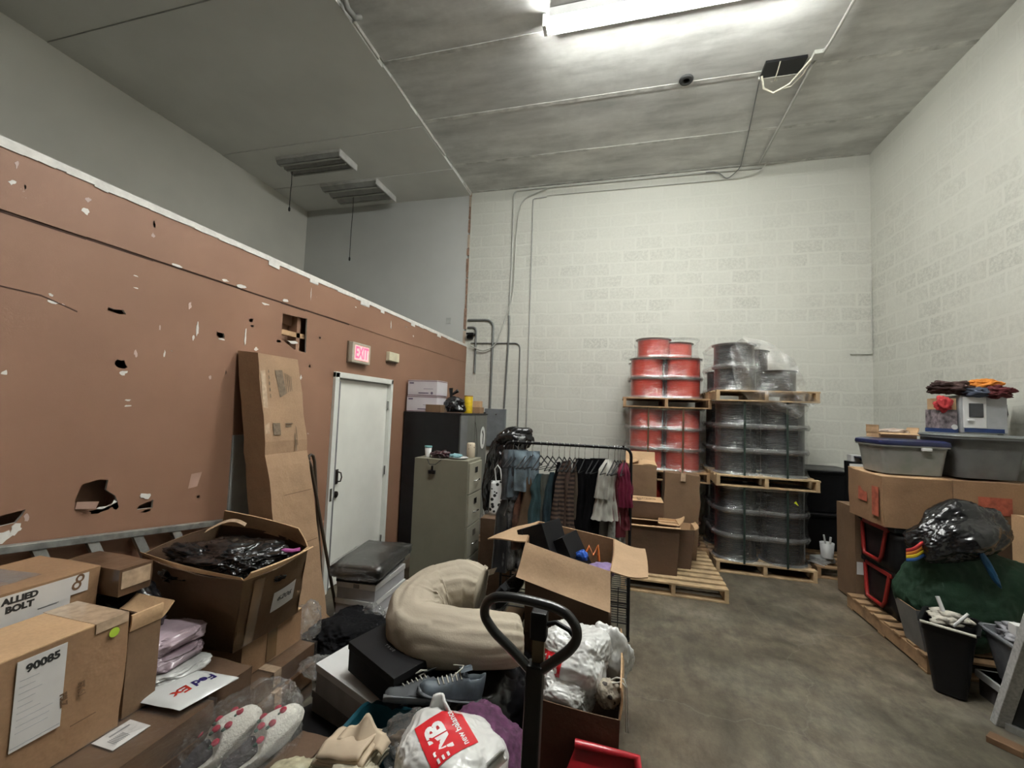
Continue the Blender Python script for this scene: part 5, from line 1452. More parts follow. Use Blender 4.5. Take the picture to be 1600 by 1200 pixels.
v, f = soft_tube([(-.76, 2.40, .745), (-.86, 2.40, .75), (-.99, 2.34, .72), (-1.05, 2.21, .675), (-.98, 2.07, .645), (-.80, 2.04, .655), (-.62, 2.06, .66), (-.48, 2.10, .66), (-.45, 2.11, .66)],
                 [.115, .145, .155, .155, .145, .14, .135, .12, .08], seed=3)
v2 = [p - Vector((-.78, 2.18, .42)) for p in v]
t = tag(MB().add(v2, f, 0, True).build('beige_bag', BEI, loc=(-.78, 2.18, .42)), 'large beige cotton bag folded double on the black pile', 'bag')
tag(blob(MB(), (0, 0, 0), (.40, .36, .28), 101, .08, 1.3, 6, -.24, crease=.03).build('rubbish_bag', BLK, loc=(-.72, 2.22, .25)), 'big black rubbish bag beneath the beige bag', 'bag')
tag(blob(MB(), (0, 0, 0), (.17, .16, .25), 103, .1, 1.3, 5, -.22, crease=.04).build('rubbish_bag', BLK, loc=(-.53, 1.80, .24)), 'black bag bulging below the beige bag, beside the tiller post', 'bag')

# shoes
SH = {}
def shoe(name, label, loc, rot, upc, solec, lacec, L_=.28, group=None):
    t = thing(name, label, 'shoe', loc, group=group, rot=rot)
    def sec(s):      # s 0 heel .. 1 toe
        wd = .036 + .012 * sin(pi * min(1, s * 1.15)) + (.004 if s > .6 else 0)
        if s > .85: wd *= math.sqrt(max(0.02, 1 - ((s - .85) / .15) ** 2))
        if s < .06: wd *= .75
        hh = .095 - .055 * max(0, min(1, (s - .28) / .5)) if s > .28 else .095 - .012 * (s / .28)
        if s > .85: hh *= .55 + .45 * math.sqrt(max(0, 1 - ((s - .85) / .15) ** 2))
        return wd, hh
    N, K = 18, 24
    def up(u, v):
        s = u; wd, hh = sec(s); a = pi * v
        zz = .022 + hh * sin(a) ** .75
        x = wd * cos(a) * (1 - .25 * sin(a))
        if .05 < s < .36 and sin(a) > .85:          # collar opening sinks in
            zz -= .05 * (sin(a) - .85) / .15
        return Vector(((s - .4) * L_, x, zz + .003 * noise.noise(Vector((s * 9, v * 7, 1)))))
    MB().grid(lambda u, v: up(u, 1 - v), K, N).build('upper', upc, t)
    def so(u, v):
        wd, hh = sec(u); a = 2 * pi * v
        return Vector(((u - .4) * L_ * 1.03, (wd + .004) * cos(a), .012 + .014 * sin(a) + .008 * u * u))
    MB().grid(lambda u, v: so(u, 1 - v), K, 12).add([so(0, k / 12) for k in range(12)], [tuple(range(12))]).build('sole', solec, t)
    mb = MB()
    for k in range(6):
        s = .40 + .065 * k; wd, hh = sec(s)
        mb.tube([((s - .4) * L_, -wd * .55, .022 + hh * .86), ((s - .37) * L_, 0, .026 + hh * 1.02), ((s - .4) * L_, wd * .55, .022 + hh * .86)], .0028, 5)
    mb.tube([(0, 0, .125), (.03, .03, .12), (.05, .04, .105), (.02, .02, .12), (-.01, -.02, .125), (.03, -.045, .11)], .0025, 5)
    mb.build('laces', lacec, t)
    MB().grid(lambda u, v: Vector((-.01 + .05 * u - .03, -.022 + .044 * v, .115 + .018 * (1 - u) + .004 * sin(pi * v))), 4, 4).build('tongue', upc, t)
    return t
GRS = mat('blue_grey_suede', (.055, .07, .085), .6, var=.4, vs=18); GSO = mat('grey_sole', (.10, .11, .12), .5)
LAC = mat('cream_laces', (.52, .50, .44), .8)
shoe('sneaker', 'blue-grey sneaker with cream laces, right one above the shop bag', (-.68, 1.83, .515), (0, radians(-14), radians(212)), GRS, GSO, LAC)
shoe('sneaker', 'dark grey sneaker with cream laces, left one lying behind its pair', (-.80, 1.77, .50), (radians(40), radians(-6), radians(205)), mat('dark_grey_mesh', (.05, .055, .06), .7), GSO, LAC)
shoe('sneaker', 'black sneaker with pale sole on the beige bag by the open carton', (-.68, 2.62, .63), (radians(30), radians(-25), radians(60)), mat('black_knit', (.015, .016, .018), .8), mat('pale_blue_sole', (.38, .42, .45), .4), INK)
tag(MB().box((-.045, -.05, 0), (.06, .07, .05)).build('small_carton', CB_K, loc=(-.59, 2.50, .55), bevel=.003), 'small brown box wedged between beige bag and open carton', 'box')
tag(MB().slab([(-.06, 0, 0), (.04, -.02, .05), (.05, .02, .075), (-.05, .04, .03)], .004).build('cream_tag', mat('cream_card', (.5, .47, .38), .7), loc=(-.78, 2.60, .72)), 'cream card sticking up behind the beige bag', 'card')

# shoeboxes
def shoebox(name, label, quad, z, h, m, lidm=None, lidh=.035, txt=None):
    q = [Vector((x, y, zz)) for x, y, zz in quad]
    c = sum(q, Vector()) / 4
    t = thing(name, label, 'box', (c.x, c.y, min(p.z for p in q) - h))
    o_ = Vector(t.location)
    top = [p - o_ for p in q]
    cc = sum(top, Vector()) / 4
    inn = [cc + (p - cc) * .975 for p in top]
    down = Vector((0, 0, -h))
    MB().hexa([p + down for p in inn] + [p + Vector((0, 0, -.004)) for p in inn]).build('box_body', m, t, bevel=.002)
    MB().hexa([p + Vector((0, 0, -lidh)) for p in top] + top).build('lid', lidm or m, t, bevel=.002)
    if txt:
        text_mesh('printed_word', txt, .022, mat('faint_grey_print', (.16, .16, .16), .4), frame(cc, top[1] - top[0], top[3] - top[0], .002), t)
    return t
# corners: near-left, near-right, far-right, far-left
shoebox('shoebox', 'large black shoebox on the white shoebox, left of the beige bag', [(-1.27, 1.90, .62), (-.93, 1.74, .60), (-.84, 1.95, .60), (-1.20, 2.12, .62)], .62, .135, BLKC, txt='T R U E')
shoebox('shoebox', 'white shoebox below the black shoebox', [(-1.47, 1.93, .465), (-1.06, 1.79, .44), (-.96, 2.05, .44), (-1.42, 2.14, .465)], .45, .14, mat('grey_white_card', (.40, .40, .41), .6), WHT)
shoebox('shoebox', 'grey shoebox at the bottom of the shoebox stack', [(-1.50, 1.95, .32), (-1.08, 1.84, .30), (-1.0, 2.1, .30), (-1.45, 2.2, .32)], .3, .14, mat('mid_grey_card', (.20, .19, .18), .6))
shoebox('shoebox', 'flat black shoebox in front with a faint TRUE mark', [(-1.64, 1.74, .22), (-1.18, 1.58, .20), (-1.05, 1.82, .20), (-1.52, 2.02, .22)], .2, .12, BLKC, txt='TRUE')
carton('carton', 'kraft carton flat on the floor under the shoeboxes', (-1.66, 1.60, 0), (-1.08, 2.24, .075), CB, tape=None)
tag(blob(MB(), (0, 0, 0), (.10, .10, .15), 105, .1, 1.6, 4, -.14).build('dark_bag', BLK, loc=(-1.15, 2.05, .16)), 'black bag base under the white shoebox', 'bag')

# teal bin with odds and ends
t = tub('laundry_bin', 'teal plastic bin behind the folded cream cloth', (-1.08, 1.30, .192), (-.74, 1.80, .44), mat('teal_plastic', (.01, .07, .095), .35), None, .04)
carton('carton', 'brown carton corner sticking up beside the folded cream cloth', (-1.22, 1.36, .02), (-1.1, 1.55, .45), CB_D, tape=None)
CRM = mat('cream_suede_cloth', (.50, .40, .29), .85, var=.08); CRM2 = mat('pale_cream_cloth', (.45, .41, .31), .85)
t = thing('folded_cloth', 'stack of folded cream cloth on the teal bin', 'cloth', (-.95, 1.48, .455))
for k in range(6):
    def fnk(u, v, k=k):
        x = (-.115 + .23 * u) * (1 - .05 * k) + .008 * sin(k * 2); y = -.085 + .16 * v
        z = .011 * k + .014 * (1 - abs(2 * v - 1) ** 3) + .012 * noise.noise(Vector((u * 3, v * 3, k * 2.1))) + .02 * u * k * .25
        return Vector((x, y, z))
    o = MB().grid(fnk, 16, 12).build('cloth_fold', CRM if k > 2 else CRM2, t)
    s_ = o.modifiers.new('s', 'SOLIDIFY'); s_.thickness = .010; s_.offset = -1
def fan(u, v):
    return Vector((-.06 + .20 * u, -.02 + .06 * v, .07 + .07 * sin(u * pi) ** 2 * v + .012 * sin(u * 16)))
o = MB().grid(fan, 20, 6).build('cloth_corner', CRM, t); s_ = o.modifiers.new('s', 'SOLIDIFY'); s_.thickness = .006
tag(blob(MB(), (0, 0, 0), (.11, .10, .06), 111, .18, 2, 5, crease=.12).build('cream_bundle', CRM2, loc=(-.86, 1.36, .46)), 'bunched pale cream cloth under the folded stack', 'cloth')
t = thing('clear_bag', 'clear bag with a brown item between cream cloth and shop bag', 'bag', (-.76, 1.62, .46))
blob(MB(), (0, 0, 0), (.13, .10, .09), 113, .15, 2, 5, crease=.1).build('bag_skin', POLY, t)
blob(MB(), (-.02, 0, -.01), (.08, .035, .035), 114, .15, 2, 4).build('contents', mat('brown_grey_item', (.13, .09, .06), .7, var=.6, vs=14), t)
tag(blob(MB(), (0, 0, 0), (.17, .15, .16), 117, .12, 1.7, 5, crease=.08).build('purple_knit', mat('purple_knit', (.075, .022, .06), .9, var=.4, vs=40, bs=.8, bscale=70), loc=(-.49, 1.66, .44)), 'purple knitted garment behind the white shop bag', 'cloth')
# foreground shop bag with red square
cb = Vector((-.56, 1.47, .53))
ctr = Vector((-.565, 1.44, .66)) - cb
M1 = frame(ctr, (-.105, .075, .045), (-.09, -.065, -.05), .0)
t, _ = shopbag('shop_bag', 'white shop bag with big red print in the foreground', cb, (.19, .15, .14), 121, M1, .17, .155, (0.02, .62, -.78), True, amp=.12, fr=1.3, sub=6, crease=.03, pw=.75)
mb = MB().grid(lambda u, v: Vector((-.15 + .20 * u * (1 - .75 * v) + .05 * v, .09 + .02 * sin(u * 5), .02 + .14 * v)), 8, 8)
o = mb.build('bag_corner', BAGW, t); s_ = o.modifiers.new('s', 'SOLIDIFY'); s_.thickness = .01
mb = MB().grid(lambda u, v: Vector((.13 + .08 * u, -.05 + .03 * v + .01 * sin(v * 8), .06 + .09 * u - .06 * v)), 6, 6)
o = mb.build('bag_corner', BAGW, t); s_ = o.modifiers.new('s', 'SOLIDIFY'); s_.thickness = .01
tag(blob(MB(), (0, 0, 0), (.25, .16, .15), 125, .12, 1.5, 5, -.3, crease=.05).build('dark_heap', mat('dark_mixed_cloth', (.03, .03, .032), .8, var=.7, vs=14), loc=(-.68, 1.42, .30)), 'heap of dark clothing under the front shop bag', 'cloth')
carton('support_carton', 'dark carton under the heap of front bags', (-.98, 1.1, 0), (-.40, 1.95, .19), CB_D, tape=None)

# hand pallet truck: tiller with loop handle, red chassis
t = thing('pallet_truck', 'hand pallet truck with black loop handle and red chassis', 'pallet truck', (-.21, 1.12, 0))
zc_ = 1.20
loop = [(0.008, 0, 1.105), (-.045, -.01, 1.158), (-.100, -.02, 1.205), (-.126, -.025, 1.243), (-.122, -.028, 1.276), (-.097, -.03, 1.297), (-.055, -.03, 1.302), (.0, -.03, 1.300), (.055, -.03, 1.294),
        (.093, -.03, 1.281), (.115, -.028, 1.252), (.116, -.024, 1.220), (.095, -.02, 1.188), (.05, -.01, 1.145), (.008, 0, 1.105)]
MB().tube(bend(loop, .05), .0125, 12).build('loop_handle', mat('black_rubber', (.013, .013, .013), .3, coat=.35), t)
MB().hexa([(-.030, -.02, .30), (.015, -.02, .30), (.015, .03, .30), (-.030, .03, .30), (-.012, -.02, 1.135), (.032, -.02, 1.135), (.032, .02, 1.135), (-.012, .02, 1.135)]).build('tiller_post', BLKM, t, bevel=.006)
MB().box((.0, .0, 1.12), (.03, .02, 1.22)).build('release_rod', mat('rusty_rod', (.16, .12, .07), .5, .5), t)
MB().box((-.005, -.015, 1.195), (.037, .022, 1.265)).build('lever_block', BLKP, t, bevel=.005)
MB().tube([(.035, 0, 1.235), (.06, -.005, 1.245), (.095, -.012, 1.235), (.105, -.015, 1.225)], .006).build('release_lever', BLKP, t)
MB().hexa([(-.06, -.05, .06), (.10, -.05, .06), (.10, .30, .06), (-.06, .30, .06), (-.04, -.03, .30), (.06, -.03, .30), (.06, .20, .30), (-.04, .20, .30)]).build('pump_body', BLKM, t, bevel=.01)
MB().cyl((-.09, .0, .09), (.11, .0, .09), .09, n=24).build('steer_wheel', BLKP, t)
MB().slab([(.055, .80, .38), (.305, .79, .39), (.36, .60, .02), (-.10, .62, .02)], .02).build('red_chassis', REDM, t, bevel=.004)
MB().tube([(.05, .79, .385), (.30, .775, .395), (.365, .59, .02)], .017, 8).build('red_edge', mat('bright_red_steel', (.42, .02, .03), .35, coat=.4), t)
MB().box((-.16, .40, .03), (.0, .80, .08)).box((.16, .40, .03), (.33, .78, .08)).build('fork', REDM, t, bevel=.006)
MB().box((-.16, .28, .05), (.33, .42, .12)).build('fork_bridge', REDM, t)
# ================================================================== LEFT SIDE: CARTON PILE, LADDER, LEANING CARTON
# tall carton leaning on the partition
B4 = [Vector(p) for p in ((-2.28, 2.44, 0), (-2.07, 2.44, 0), (-2.07, 2.86, 0), (-2.28, 2.86, 0))]
T4 = [Vector(p) for p in ((-2.648, 2.42, 2.13), (-2.475, 2.42, 2.115), (-2.475, 2.81, 2.115), (-2.648, 2.81, 2.13))]
cc = Vector((-2.17, 2.65, 0))
t = thing('leaning_carton', 'very tall narrow cardboard carton leaning against the brown wall', 'box', cc)
mb = MB(); Nn = 24
def lean(u, v, w_):
    p = (B4[0] * (1 - u) + B4[1] * u) * (1 - v) + (B4[3] * (1 - u) + B4[2] * u) * v
    q = (T4[0] * (1 - u) + T4[1] * u) * (1 - v) + (T4[3] * (1 - u) + T4[2] * u) * v
    r = p * (1 - w_) + q * w_
    dent = .012 * noise.noise(r * 5) * min(1, 6 * w_)
    if abs(w_ - .66) < .03: dent -= .012
    return r + Vector((dent, 0, 0)) - cc
for k in range(Nn):
    w0, w1 = k / Nn, (k + 1) / Nn
    a = [lean(0, 0, w0), lean(1, 0, w0), lean(1, 1, w0), lean(0, 1, w0)]; b = [lean(0, 0, w1), lean(1, 0, w1), lean(1, 1, w1), lean(0, 1, w1)]
    mb.add(a + b, [(0, 1, 5, 4), (1, 2, 6, 5), (2, 3, 7, 6), (3, 0, 4, 7)], 0, True)
mb.add([lean(0, 0, 0), lean(1, 0, 0), lean(1, 1, 0), lean(0, 1, 0)], [(3, 2, 1, 0)]); mb.add([lean(0, 0, 1), lean(1, 0, 1), lean(1, 1, 1), lean(0, 1, 1)], [(0, 1, 2, 3)])
sharp(mb.build('carton_body', cardboard('tall_carton_card', (0.34, 0.215, 0.125)), t), 50)
fx = (T4[2] - B4[2]).normalized()
def Mf(v, w_, off=.0045):
    return frame(lean(1, v, w_), (0, 1, 0), (T4[1] - B4[1]), off)
PR = mat('faded_print', (.16, .115, .075), .8, var=.3, vs=40)
# printed sketch of the furniture, small blocks and text lines
M = Mf(.52, .90)
mb = MB()
mb.box((-.05, -.09, 0), (.02, .11, .0004), 0, M @ Matrix.Shear('XY', 4, (0, 0)) @ Matrix.Rotation(.12, 4, 'Z'))
mb.build('printed_picture', PR, t)
mb = MB()
for k in range(4):
    mb.box((.03 + .018 * k, -.07 + .01 * k, 0), (.036 + .018 * k, .09 - .006 * k, .0004), 0, M)
for k in range(5):
    mb.box((-.125, -.10 + .045 * k, 0), (-.118, -.075 + .045 * k, .0004), 0, M)
mb.build('printed_lines', PR, t)
M = Mf(.40, .745)
MB().box((-.085, -.035, 0), (-.02, .05, .0004), 0, M).build('printed_block', PR, t)
MB().box((.03, .02, 0), (.085, .03, .0004), 0, M).box((.03, .04, 0), (.10, .048, .0004), 0, M).box((.11, -.16, 0), (.118, -.03, .0004), 0, M).box((.13, -.12, 0), (.135, .02, .0004), 0, M).build('printed_text', PR, t)
mb = MB()
for w_ in (.36, .53, .20):
    mb.box((-.19, -.002, 0), (.19, .002, .0006), 0, Mf(.5, w_, .004))
mb.build('fold_crease', INKB, t)
MB().box((-.01, -.25, 0), (.03, .25, .0005), 0, Mf(.05, .85)).build('packing_tape', TAPE_C, t)

# metal ladder on its side against the wall
t = thing('metal_ladder', 'dull metal ladder lying on its side against the brown wall', 'ladder', (-2.55, 1.5, 0))
def rail(y): return Vector((-2.615, y, 1.255 - .13 * y))
def foot(y): return Vector((-2.45, y + .13, .05))
mb = MB()
a, b = rail(-.6), rail(2.72)
def bar(a, b, wx, wz):
    n = Vector(t.location)
    q = [a + Vector((sx * wx, 0, sz * wz)) - n for sx, sz in ((-1, -1), (1, -1), (1, 1), (-1, 1))] + [b + Vector((sx * wx, 0, sz * wz)) - n for sx, sz in ((-1, -1), (1, -1), (1, 1), (-1, 1))]
    return MB().hexa([q[0], q[1], q[2], q[3], q[4], q[5], q[6], q[7]])
bar(a, b, .022, .017).build('side_rail', ALU, t, bevel=.003)
bar(foot(-.6), foot(2.3), .02, .03).build('side_rail', ALU, t, bevel=.003)
for k in range(14):
    y = -.5 + .212 * k
    if y > 2.2: break
    p, q = rail(y), foot(y + .22)
    n = Vector(t.location)
    MB().hexa([q + Vector(o) - n for o in ((-.012, -.024, 0), (.012, -.024, 0), (.012, .024, 0), (-.012, .024, 0))] + [p + Vector(o) - n for o in ((-.012, -.024, 0), (.012, -.024, 0), (.012, .024, 0), (-.012, .024, 0))]).build('rung', ALU, t)

# hooked canes beside the door
CANE = mat('dark_cane', (.05, .035, .022), .45)
def cane(label, top, foot_, side):
    T_, F_ = Vector(top), Vector(foot_)
    d = (T_ - F_).normalized(); s = Vector(side)
    mb = MB().tube([Vector((0, 0, 0)), (T_ - F_) * .5, T_ - F_ - d * .05, T_ - F_ + s * .012, T_ - F_ + d * .012 + s * .035, T_ - F_ + s * .058, T_ - F_ - d * .05 + s * .062, T_ - F_ - d * .09 + s * .06], [.012, .0125, .013, .0135, .0135, .0135, .0125, .012], 10)
    tag(mb.build('walking_cane', CANE, loc=F_), label, 'cane')
cane('dark hooked cane leaning left of the door, the one crossing in front', (-2.40, 2.93, 1.31), (-2.28, 3.22, .02), (-.2, -.9, 0))
cane('dark hooked cane leaning left of the door, the steeper rear one', (-2.52, 3.12, 1.33), (-2.44, 3.25, .02), (-.2, -.9, 0))

# wrapped stack in the front left, with the big labelled carton on it
def lay(z0, z1, k, dx=0):
    return carton('flat_carton', ('shiny wrapped flat carton in the front left stack, ' + ('bottom layer', 'second layer', 'third layer', 'fourth layer', 'top layer with a white label')[k]),
                  (-2.08 + dx, .45, z0), (-1.55 + dx, 1.43, z1), CB_W, tape=None, amp=.003, bulge=.003, group='wrapped flat cartons, front left')
zz = [0, .13, .26, .37, .475, .58]
for k in range(5):
    t = lay(zz[k] + .001, zz[k + 1] - .002, k, .004 * ((k * 3) % 2))
    if k == 4:
        patch('shipping_label', frame((.13, .255, .104), (0, 1, 0), (-1, 0, 0), .006), .12, .10, PAPER, t)
        mb = MB(); M = frame((.13, .255, .104), (0, 1, 0), (-1, 0, 0), .0075) @ Matrix.Diagonal((.8, .8, 1, 1))
        for q in range(9):
            mb.box((-.05 + .007 * q, -.035, 0), (-.0475 + .007 * q, .01, .0003), 0, M)
        mb.box((-.03, .025, 0), (.05, .034, .0003), 0, M)
        mb.build('barcode', mat('grey_ink', (.25, .25, .25)), t)
mb = MB(); softbox(mb, (-.268, -.495, .002), (.268, .496, .584), .004, .009, 12, 77)
sharp(tag(mb.build('plastic_wrap', film('carton_wrap', .07, hi=.35, streak=7, rough=.08), loc=(-1.814, .94, 0)), 'clear glossy wrap around the flat cartons in the front left stack', 'wrapping'))
mb = MB(); softbox(mb, (-.315, -.315, .002), (.315, .305, .309), .004, .009, 10, 78)
sharp(tag(mb.build('plastic_wrap', film('carton_wrap', .07), loc=(-2.105, 2.035, 0)), 'clear glossy wrap around the flat cartons under the black-bag carton', 'wrapping'))
# A: big labelled carton
t = carton('carton', 'nearest tan carton with long white label handwritten 90085 at the left edge', (-2.0, .42, .585), (-1.745, 1.22, .98), CB, tape=None, amp=.003, bulge=.004)
MB().box((-.128, -.40, .396), (.128, .40, .402)).build('top_flaps', CB_L, t, bevel=.002)  # lit top and shaded sides put into two card tones
MB().box((-.134, .30, .402), (.134, .40, .4032)).box((.132, .30, .37), (.1345, .40, .4032)).build('packing_tape', TAPE_C, t)
Ml = frame((.134, .162, .253), (0, 1, 0), (0, 0, 1), .001)
patch('shipping_label', Ml, .12, .262, PAPER, t)
text_mesh('handwriting', '90085', .033, INK, Ml @ Matrix.Translation((.002, .102, .001)) @ Matrix.Rotation(.06, 4, 'Z'), t, bold=.0012)
mb = MB(); random.seed(4)
for q in range(9):
    mb.box((-.05, .07 - .019 * q, .0008), (-.05 + random.uniform(.03, .09), .072 - .019 * q, .0012), 0, Ml)
mb.box((-.058, -.122, .0008), (.058, -.119, .0012), 0, Ml)
mb.build('label_print', mat('light_grey_ink', (.42, .42, .43)), t)
x = text_mesh('printed_code', 'FT 61\n\nFSLZ', .024, INKB, frame((.1345, .248, .205), (0, .12, -1), (0, 1, .1), .002), t, bold=.001, sx=.9)
MB().box((0, 0, 0), (.001, .10, .004), 0, Matrix.Translation((.136, .25, .10)) @ Matrix.Diagonal((1, .7, .8, 1))).build('black_dash', INKB, t)
dots = [Vector((.1375, .355 + .016 * cos(a), .352 + .016 * sin(a))) for a in [2 * pi * k / 18 for k in range(18)]]
MB().slab(dots, .001).build('green_dot_sticker', mat('lime_sticker', (.42, .60, .05), .5), t)
# B
open_carton('carton', 'brown carton with lifted flap just behind the labelled one',
            [(-1.99, 1.245, .585), (-1.765, 1.245, .585), (-1.765, 1.36, .585), (-1.99, 1.36, .585)],
            [(-1.99, 1.245, .90), (-1.765, 1.245, .90), (-1.765, 1.36, .90), (-1.99, 1.36, .90)], CB_K, CB_D, flaps=((1, .06, 8, 0), (2, .07, 60, .01)))
# supports behind
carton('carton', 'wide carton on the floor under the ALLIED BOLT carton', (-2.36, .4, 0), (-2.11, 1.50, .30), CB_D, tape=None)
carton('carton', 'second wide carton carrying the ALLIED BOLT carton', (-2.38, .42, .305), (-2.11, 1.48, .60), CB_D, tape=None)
# D: Allied Bolt
t = carton('carton', 'brown carton with a white ALLIED BOLT label and a big handwritten 8', (-2.40, .60, .605), (-2.05, 1.31, 1.08), CB, tape='x', amp=.003, bulge=.003)
Md = frame((.1785, -.03, .34), (0, 1, 0), (0, 0, 1), .001)
mb = MB()
mb.box((-.33, -.10, -.001), (.295, .128, .0006), 0, Md).box((.295, .058, -.001), (.35, .128, .0006), 0, Md)
mb.build('shipping_label', PAPER, t)
text_mesh('printed_name', 'ALLIED\nBOLT', .030, INK, Md @ Matrix.Translation((.15, .092, .001)), t, bold=.0016)
text_mesh('handwriting', '8', .085, INKB, Md @ Matrix.Translation((.315, .098, .001)) @ Matrix.Rotation(-.35, 4, 'Z'), t, sx=.8)
mb = MB(); random.seed(9)
for q in range(12):
    x0 = random.choice((.12, .2, .23)); y0 = .045 - .009 * q + .01 * (q % 3)
    mb.box((x0, y0, .0008), (x0 + random.uniform(.03, .07), y0 + .003, .0012), 0, Md)
mb.build('label_print', mat('grey_ink', (.25, .25, .25)), t)
MB().box((-.18, -.03, .478), (.18, .01, .480)).box((.179, -.03, .10), (.182, .01, .480)).build('clear_tape', film('shiny_tape', .4, hi=.8), t)
MB().box((-.14, -.22, .477), (.10, .22, .4795), 0, Matrix.Rotation(.1, 4, 'Z')).build('clear_pouch', film('label_pouch', .35, hi=.8), t)
# E and black bag below it
t = carton('flat_carton', 'small flat carton with shiny tape across its front, behind the ALLIED BOLT one', (-2.27, 1.325, .965), (-1.955, 1.445, 1.07), CB_W, tape=None)
MB().box((.1595, -.055, .03), (.1635, .055, .098)).build('packing_tape', TAPE_C, t)
tag(blob(MB(), (0, 0, 0), (.16, .12, .18), 131, .12, 1.6, 5, -.17, crease=.07).build('black_bag', BLK, loc=(-2.10, 1.46, .782)), 'shiny black bag under the flat taped carton', 'bag')
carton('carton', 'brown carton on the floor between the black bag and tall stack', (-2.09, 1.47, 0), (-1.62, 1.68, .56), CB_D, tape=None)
# pink packet and grey packets
PK = mat('pale_pink_packet', (.42, .33, .37), .3, var=.15, vs=18, coat=.5)
tag(blob(MB(), (0, 0, 0), (.12, .12, .035), 133, .12, 1.6, 5, crease=.06, pw=.6).build('packet', PK, loc=(-1.95, 1.52, .715)), 'pale pink plastic packet behind the labelled cartons', 'packet')
tag(blob(MB(), (0, 0, 0), (.13, .12, .025), 134, .12, 1.6, 5, crease=.06, pw=.6).build('packet', mat('mauve_packet', (.25, .19, .22), .3, coat=.5), loc=(-1.93, 1.50, .665)), 'mauve packet below the pale pink one', 'packet')
tag(blob(MB(), (0, 0, 0), (.15, .12, .025), 135, .12, 1.6, 5, crease=.05, pw=.6).build('packet', mat('silver_packet', (.38, .38, .37), .25, coat=.6), loc=(-1.90, 1.48, .62)), 'silvery grey packet lowest under the pink ones', 'packet')
t = thing('courier_bag', 'white courier envelope with red and purple lettering on the wrapped stack', 'envelope', (-1.70, 1.42, .598))
q4 = [(-.10, -.115), (.115, -.10), (.155, .12), (-.13, .10)]
def fe(u, v, dz=0):
    a = Vector(q4[0]) * (1 - u) * (1 - v) + Vector(q4[1]) * u * (1 - v) + Vector(q4[2]) * u * v + Vector(q4[3]) * (1 - u) * v
    pf_ = (sin(pi * u) * sin(pi * v)) ** .5
    return Vector((a.x, a.y, .008 + dz * .022 * pf_ + .005 * noise.noise(Vector((a.x * 14, a.y * 14, dz)))))
mb = MB().grid(lambda u, v: fe(u, v, 1), 18, 18).grid(lambda u, v: fe(1 - u, v, -.3), 18, 18)
mb.build('envelope_body', mat('white_envelope', (.60, .61, .60), .25, var=.05, coat=.5), t)
Mx = frame((.045, 0.0, .060), (-.18, -1, 0), (1, -.18, 0), 0)
x1 = text_mesh('lettering_purple', 'Fed', .058, mat('purple_ink', (.05, .03, .20), .4), Mx @ Matrix.Translation((-.046, 0, 0)), t, bold=.002)
x2 = text_mesh('lettering_red', 'Ex', .058, mat('red_ink', (.60, .04, .02), .4), Mx @ Matrix.Translation((.037, 0, 0)), t, bold=.002)
for x_ in (x1, x2): project(x_, mb.v, mb.f, (0, 0, -1), .0012)
tag(MB().slab([(-.02, -.02, 0), (.09, .0, .002), (.10, .03, .004), (.05, .035, .004), (-.02, .02, .002)], .004).build('dark_strap', mat('dark_strap', (.03, .03, .035), .5), loc=(-1.80, 1.41, .628), rz=1.1), 'dark strap lying over the white courier envelope', 'strap')

# H, G, F
for k in range(3):
    carton('flat_carton', 'flat wrapped carton in the stack under the open black-bag carton, ' + ('lowest', 'middle', 'uppermost')[k], (-2.42, 1.72 + .015 * k, .001 + .102 * k), (-1.80 + .02 * (k == 1), 2.33, .10 + .102 * k), CB_W, tape='x', amp=.004, bulge=.004)
t = open_carton('carton', 'tan carton with dark tape under the open black-bag carton',
                [(-2.42, 1.90, .31), (-1.90, 1.90, .31), (-1.90, 2.33, .31), (-2.42, 2.33, .31)],
                [(-2.42, 1.90, .50), (-1.90, 1.90, .50), (-1.90, 2.33, .50), (-2.42, 2.33, .50)], CB, CB_D, bulge=.006, flaps=((1, .01, 20), (0, .2, -88, 0), (2, .2, -88, 0), (3, .2, -88, 0)))
patch('packing_tape', frame((.262, -.02, .10), (0, 1, 0), (0, 0, 1), .006), .07, .17, TAPE, t)
t = open_carton('open_carton', 'bulging open carton stuffed with shiny black bags',
                [(-2.40, 1.82, .515), (-1.86, 1.80, .515), (-1.87, 2.26, .515), (-2.40, 2.28, .515)],
                [(-2.34, 1.68, .98), (-1.66, 1.64, .955), (-1.66, 2.05, .985), (-2.34, 2.12, 1.02)], CB_F, CB_D, th=.007, bulge=.028,
                flaps=((2, .10, -6, .05), (1, .045, 60, .01, .6), (0, .02, 30, 0)))
Fb = [Vector((-1.86, 1.80, .515)), Vector((-1.87, 2.26, .515)), Vector((-1.66, 2.05, .985)), Vector((-1.66, 1.64, .955))]
def ff(u, v, off):
    p = (Fb[0] * (1 - u) + Fb[1] * u) * (1 - v) + (Fb[3] * (1 - u) + Fb[2] * u) * v
    n_ = Vector((.91, .0, -.40))
    return p + n_ * (.028 * (.35 + v) * sin(pi * u) + off) - t.location
def on_face(name, u0, u1, v0, v1, off, m):
    MB().grid(lambda a_, b_: ff(u0 + (u1 - u0) * a_, v0 + (v1 - v0) * b_, off), 8, 8).build(name, m, t)
on_face('shipping_label', .42, .80, .36, .66, .006, PAPER)
on_face('packing_tape', .12, .24, .02, .97, .005, TAPE)
text_mesh('handwriting', '6206', .05, mat('grey_marker', (.12, .11, .10)), frame(ff(.61, .53, .0095), Fb[1] - Fb[0], Fb[3] - Fb[0], 0), t)
tag(blob(MB(), (0, 0, 0), (.285, .20, .095), 141, .16, 1.7, 6, crease=.10, pw=.8).build('black_bag', BLK, loc=(-1.99, 1.87, .925)), 'shiny black plastic bags filling the bulging open carton', 'bag')
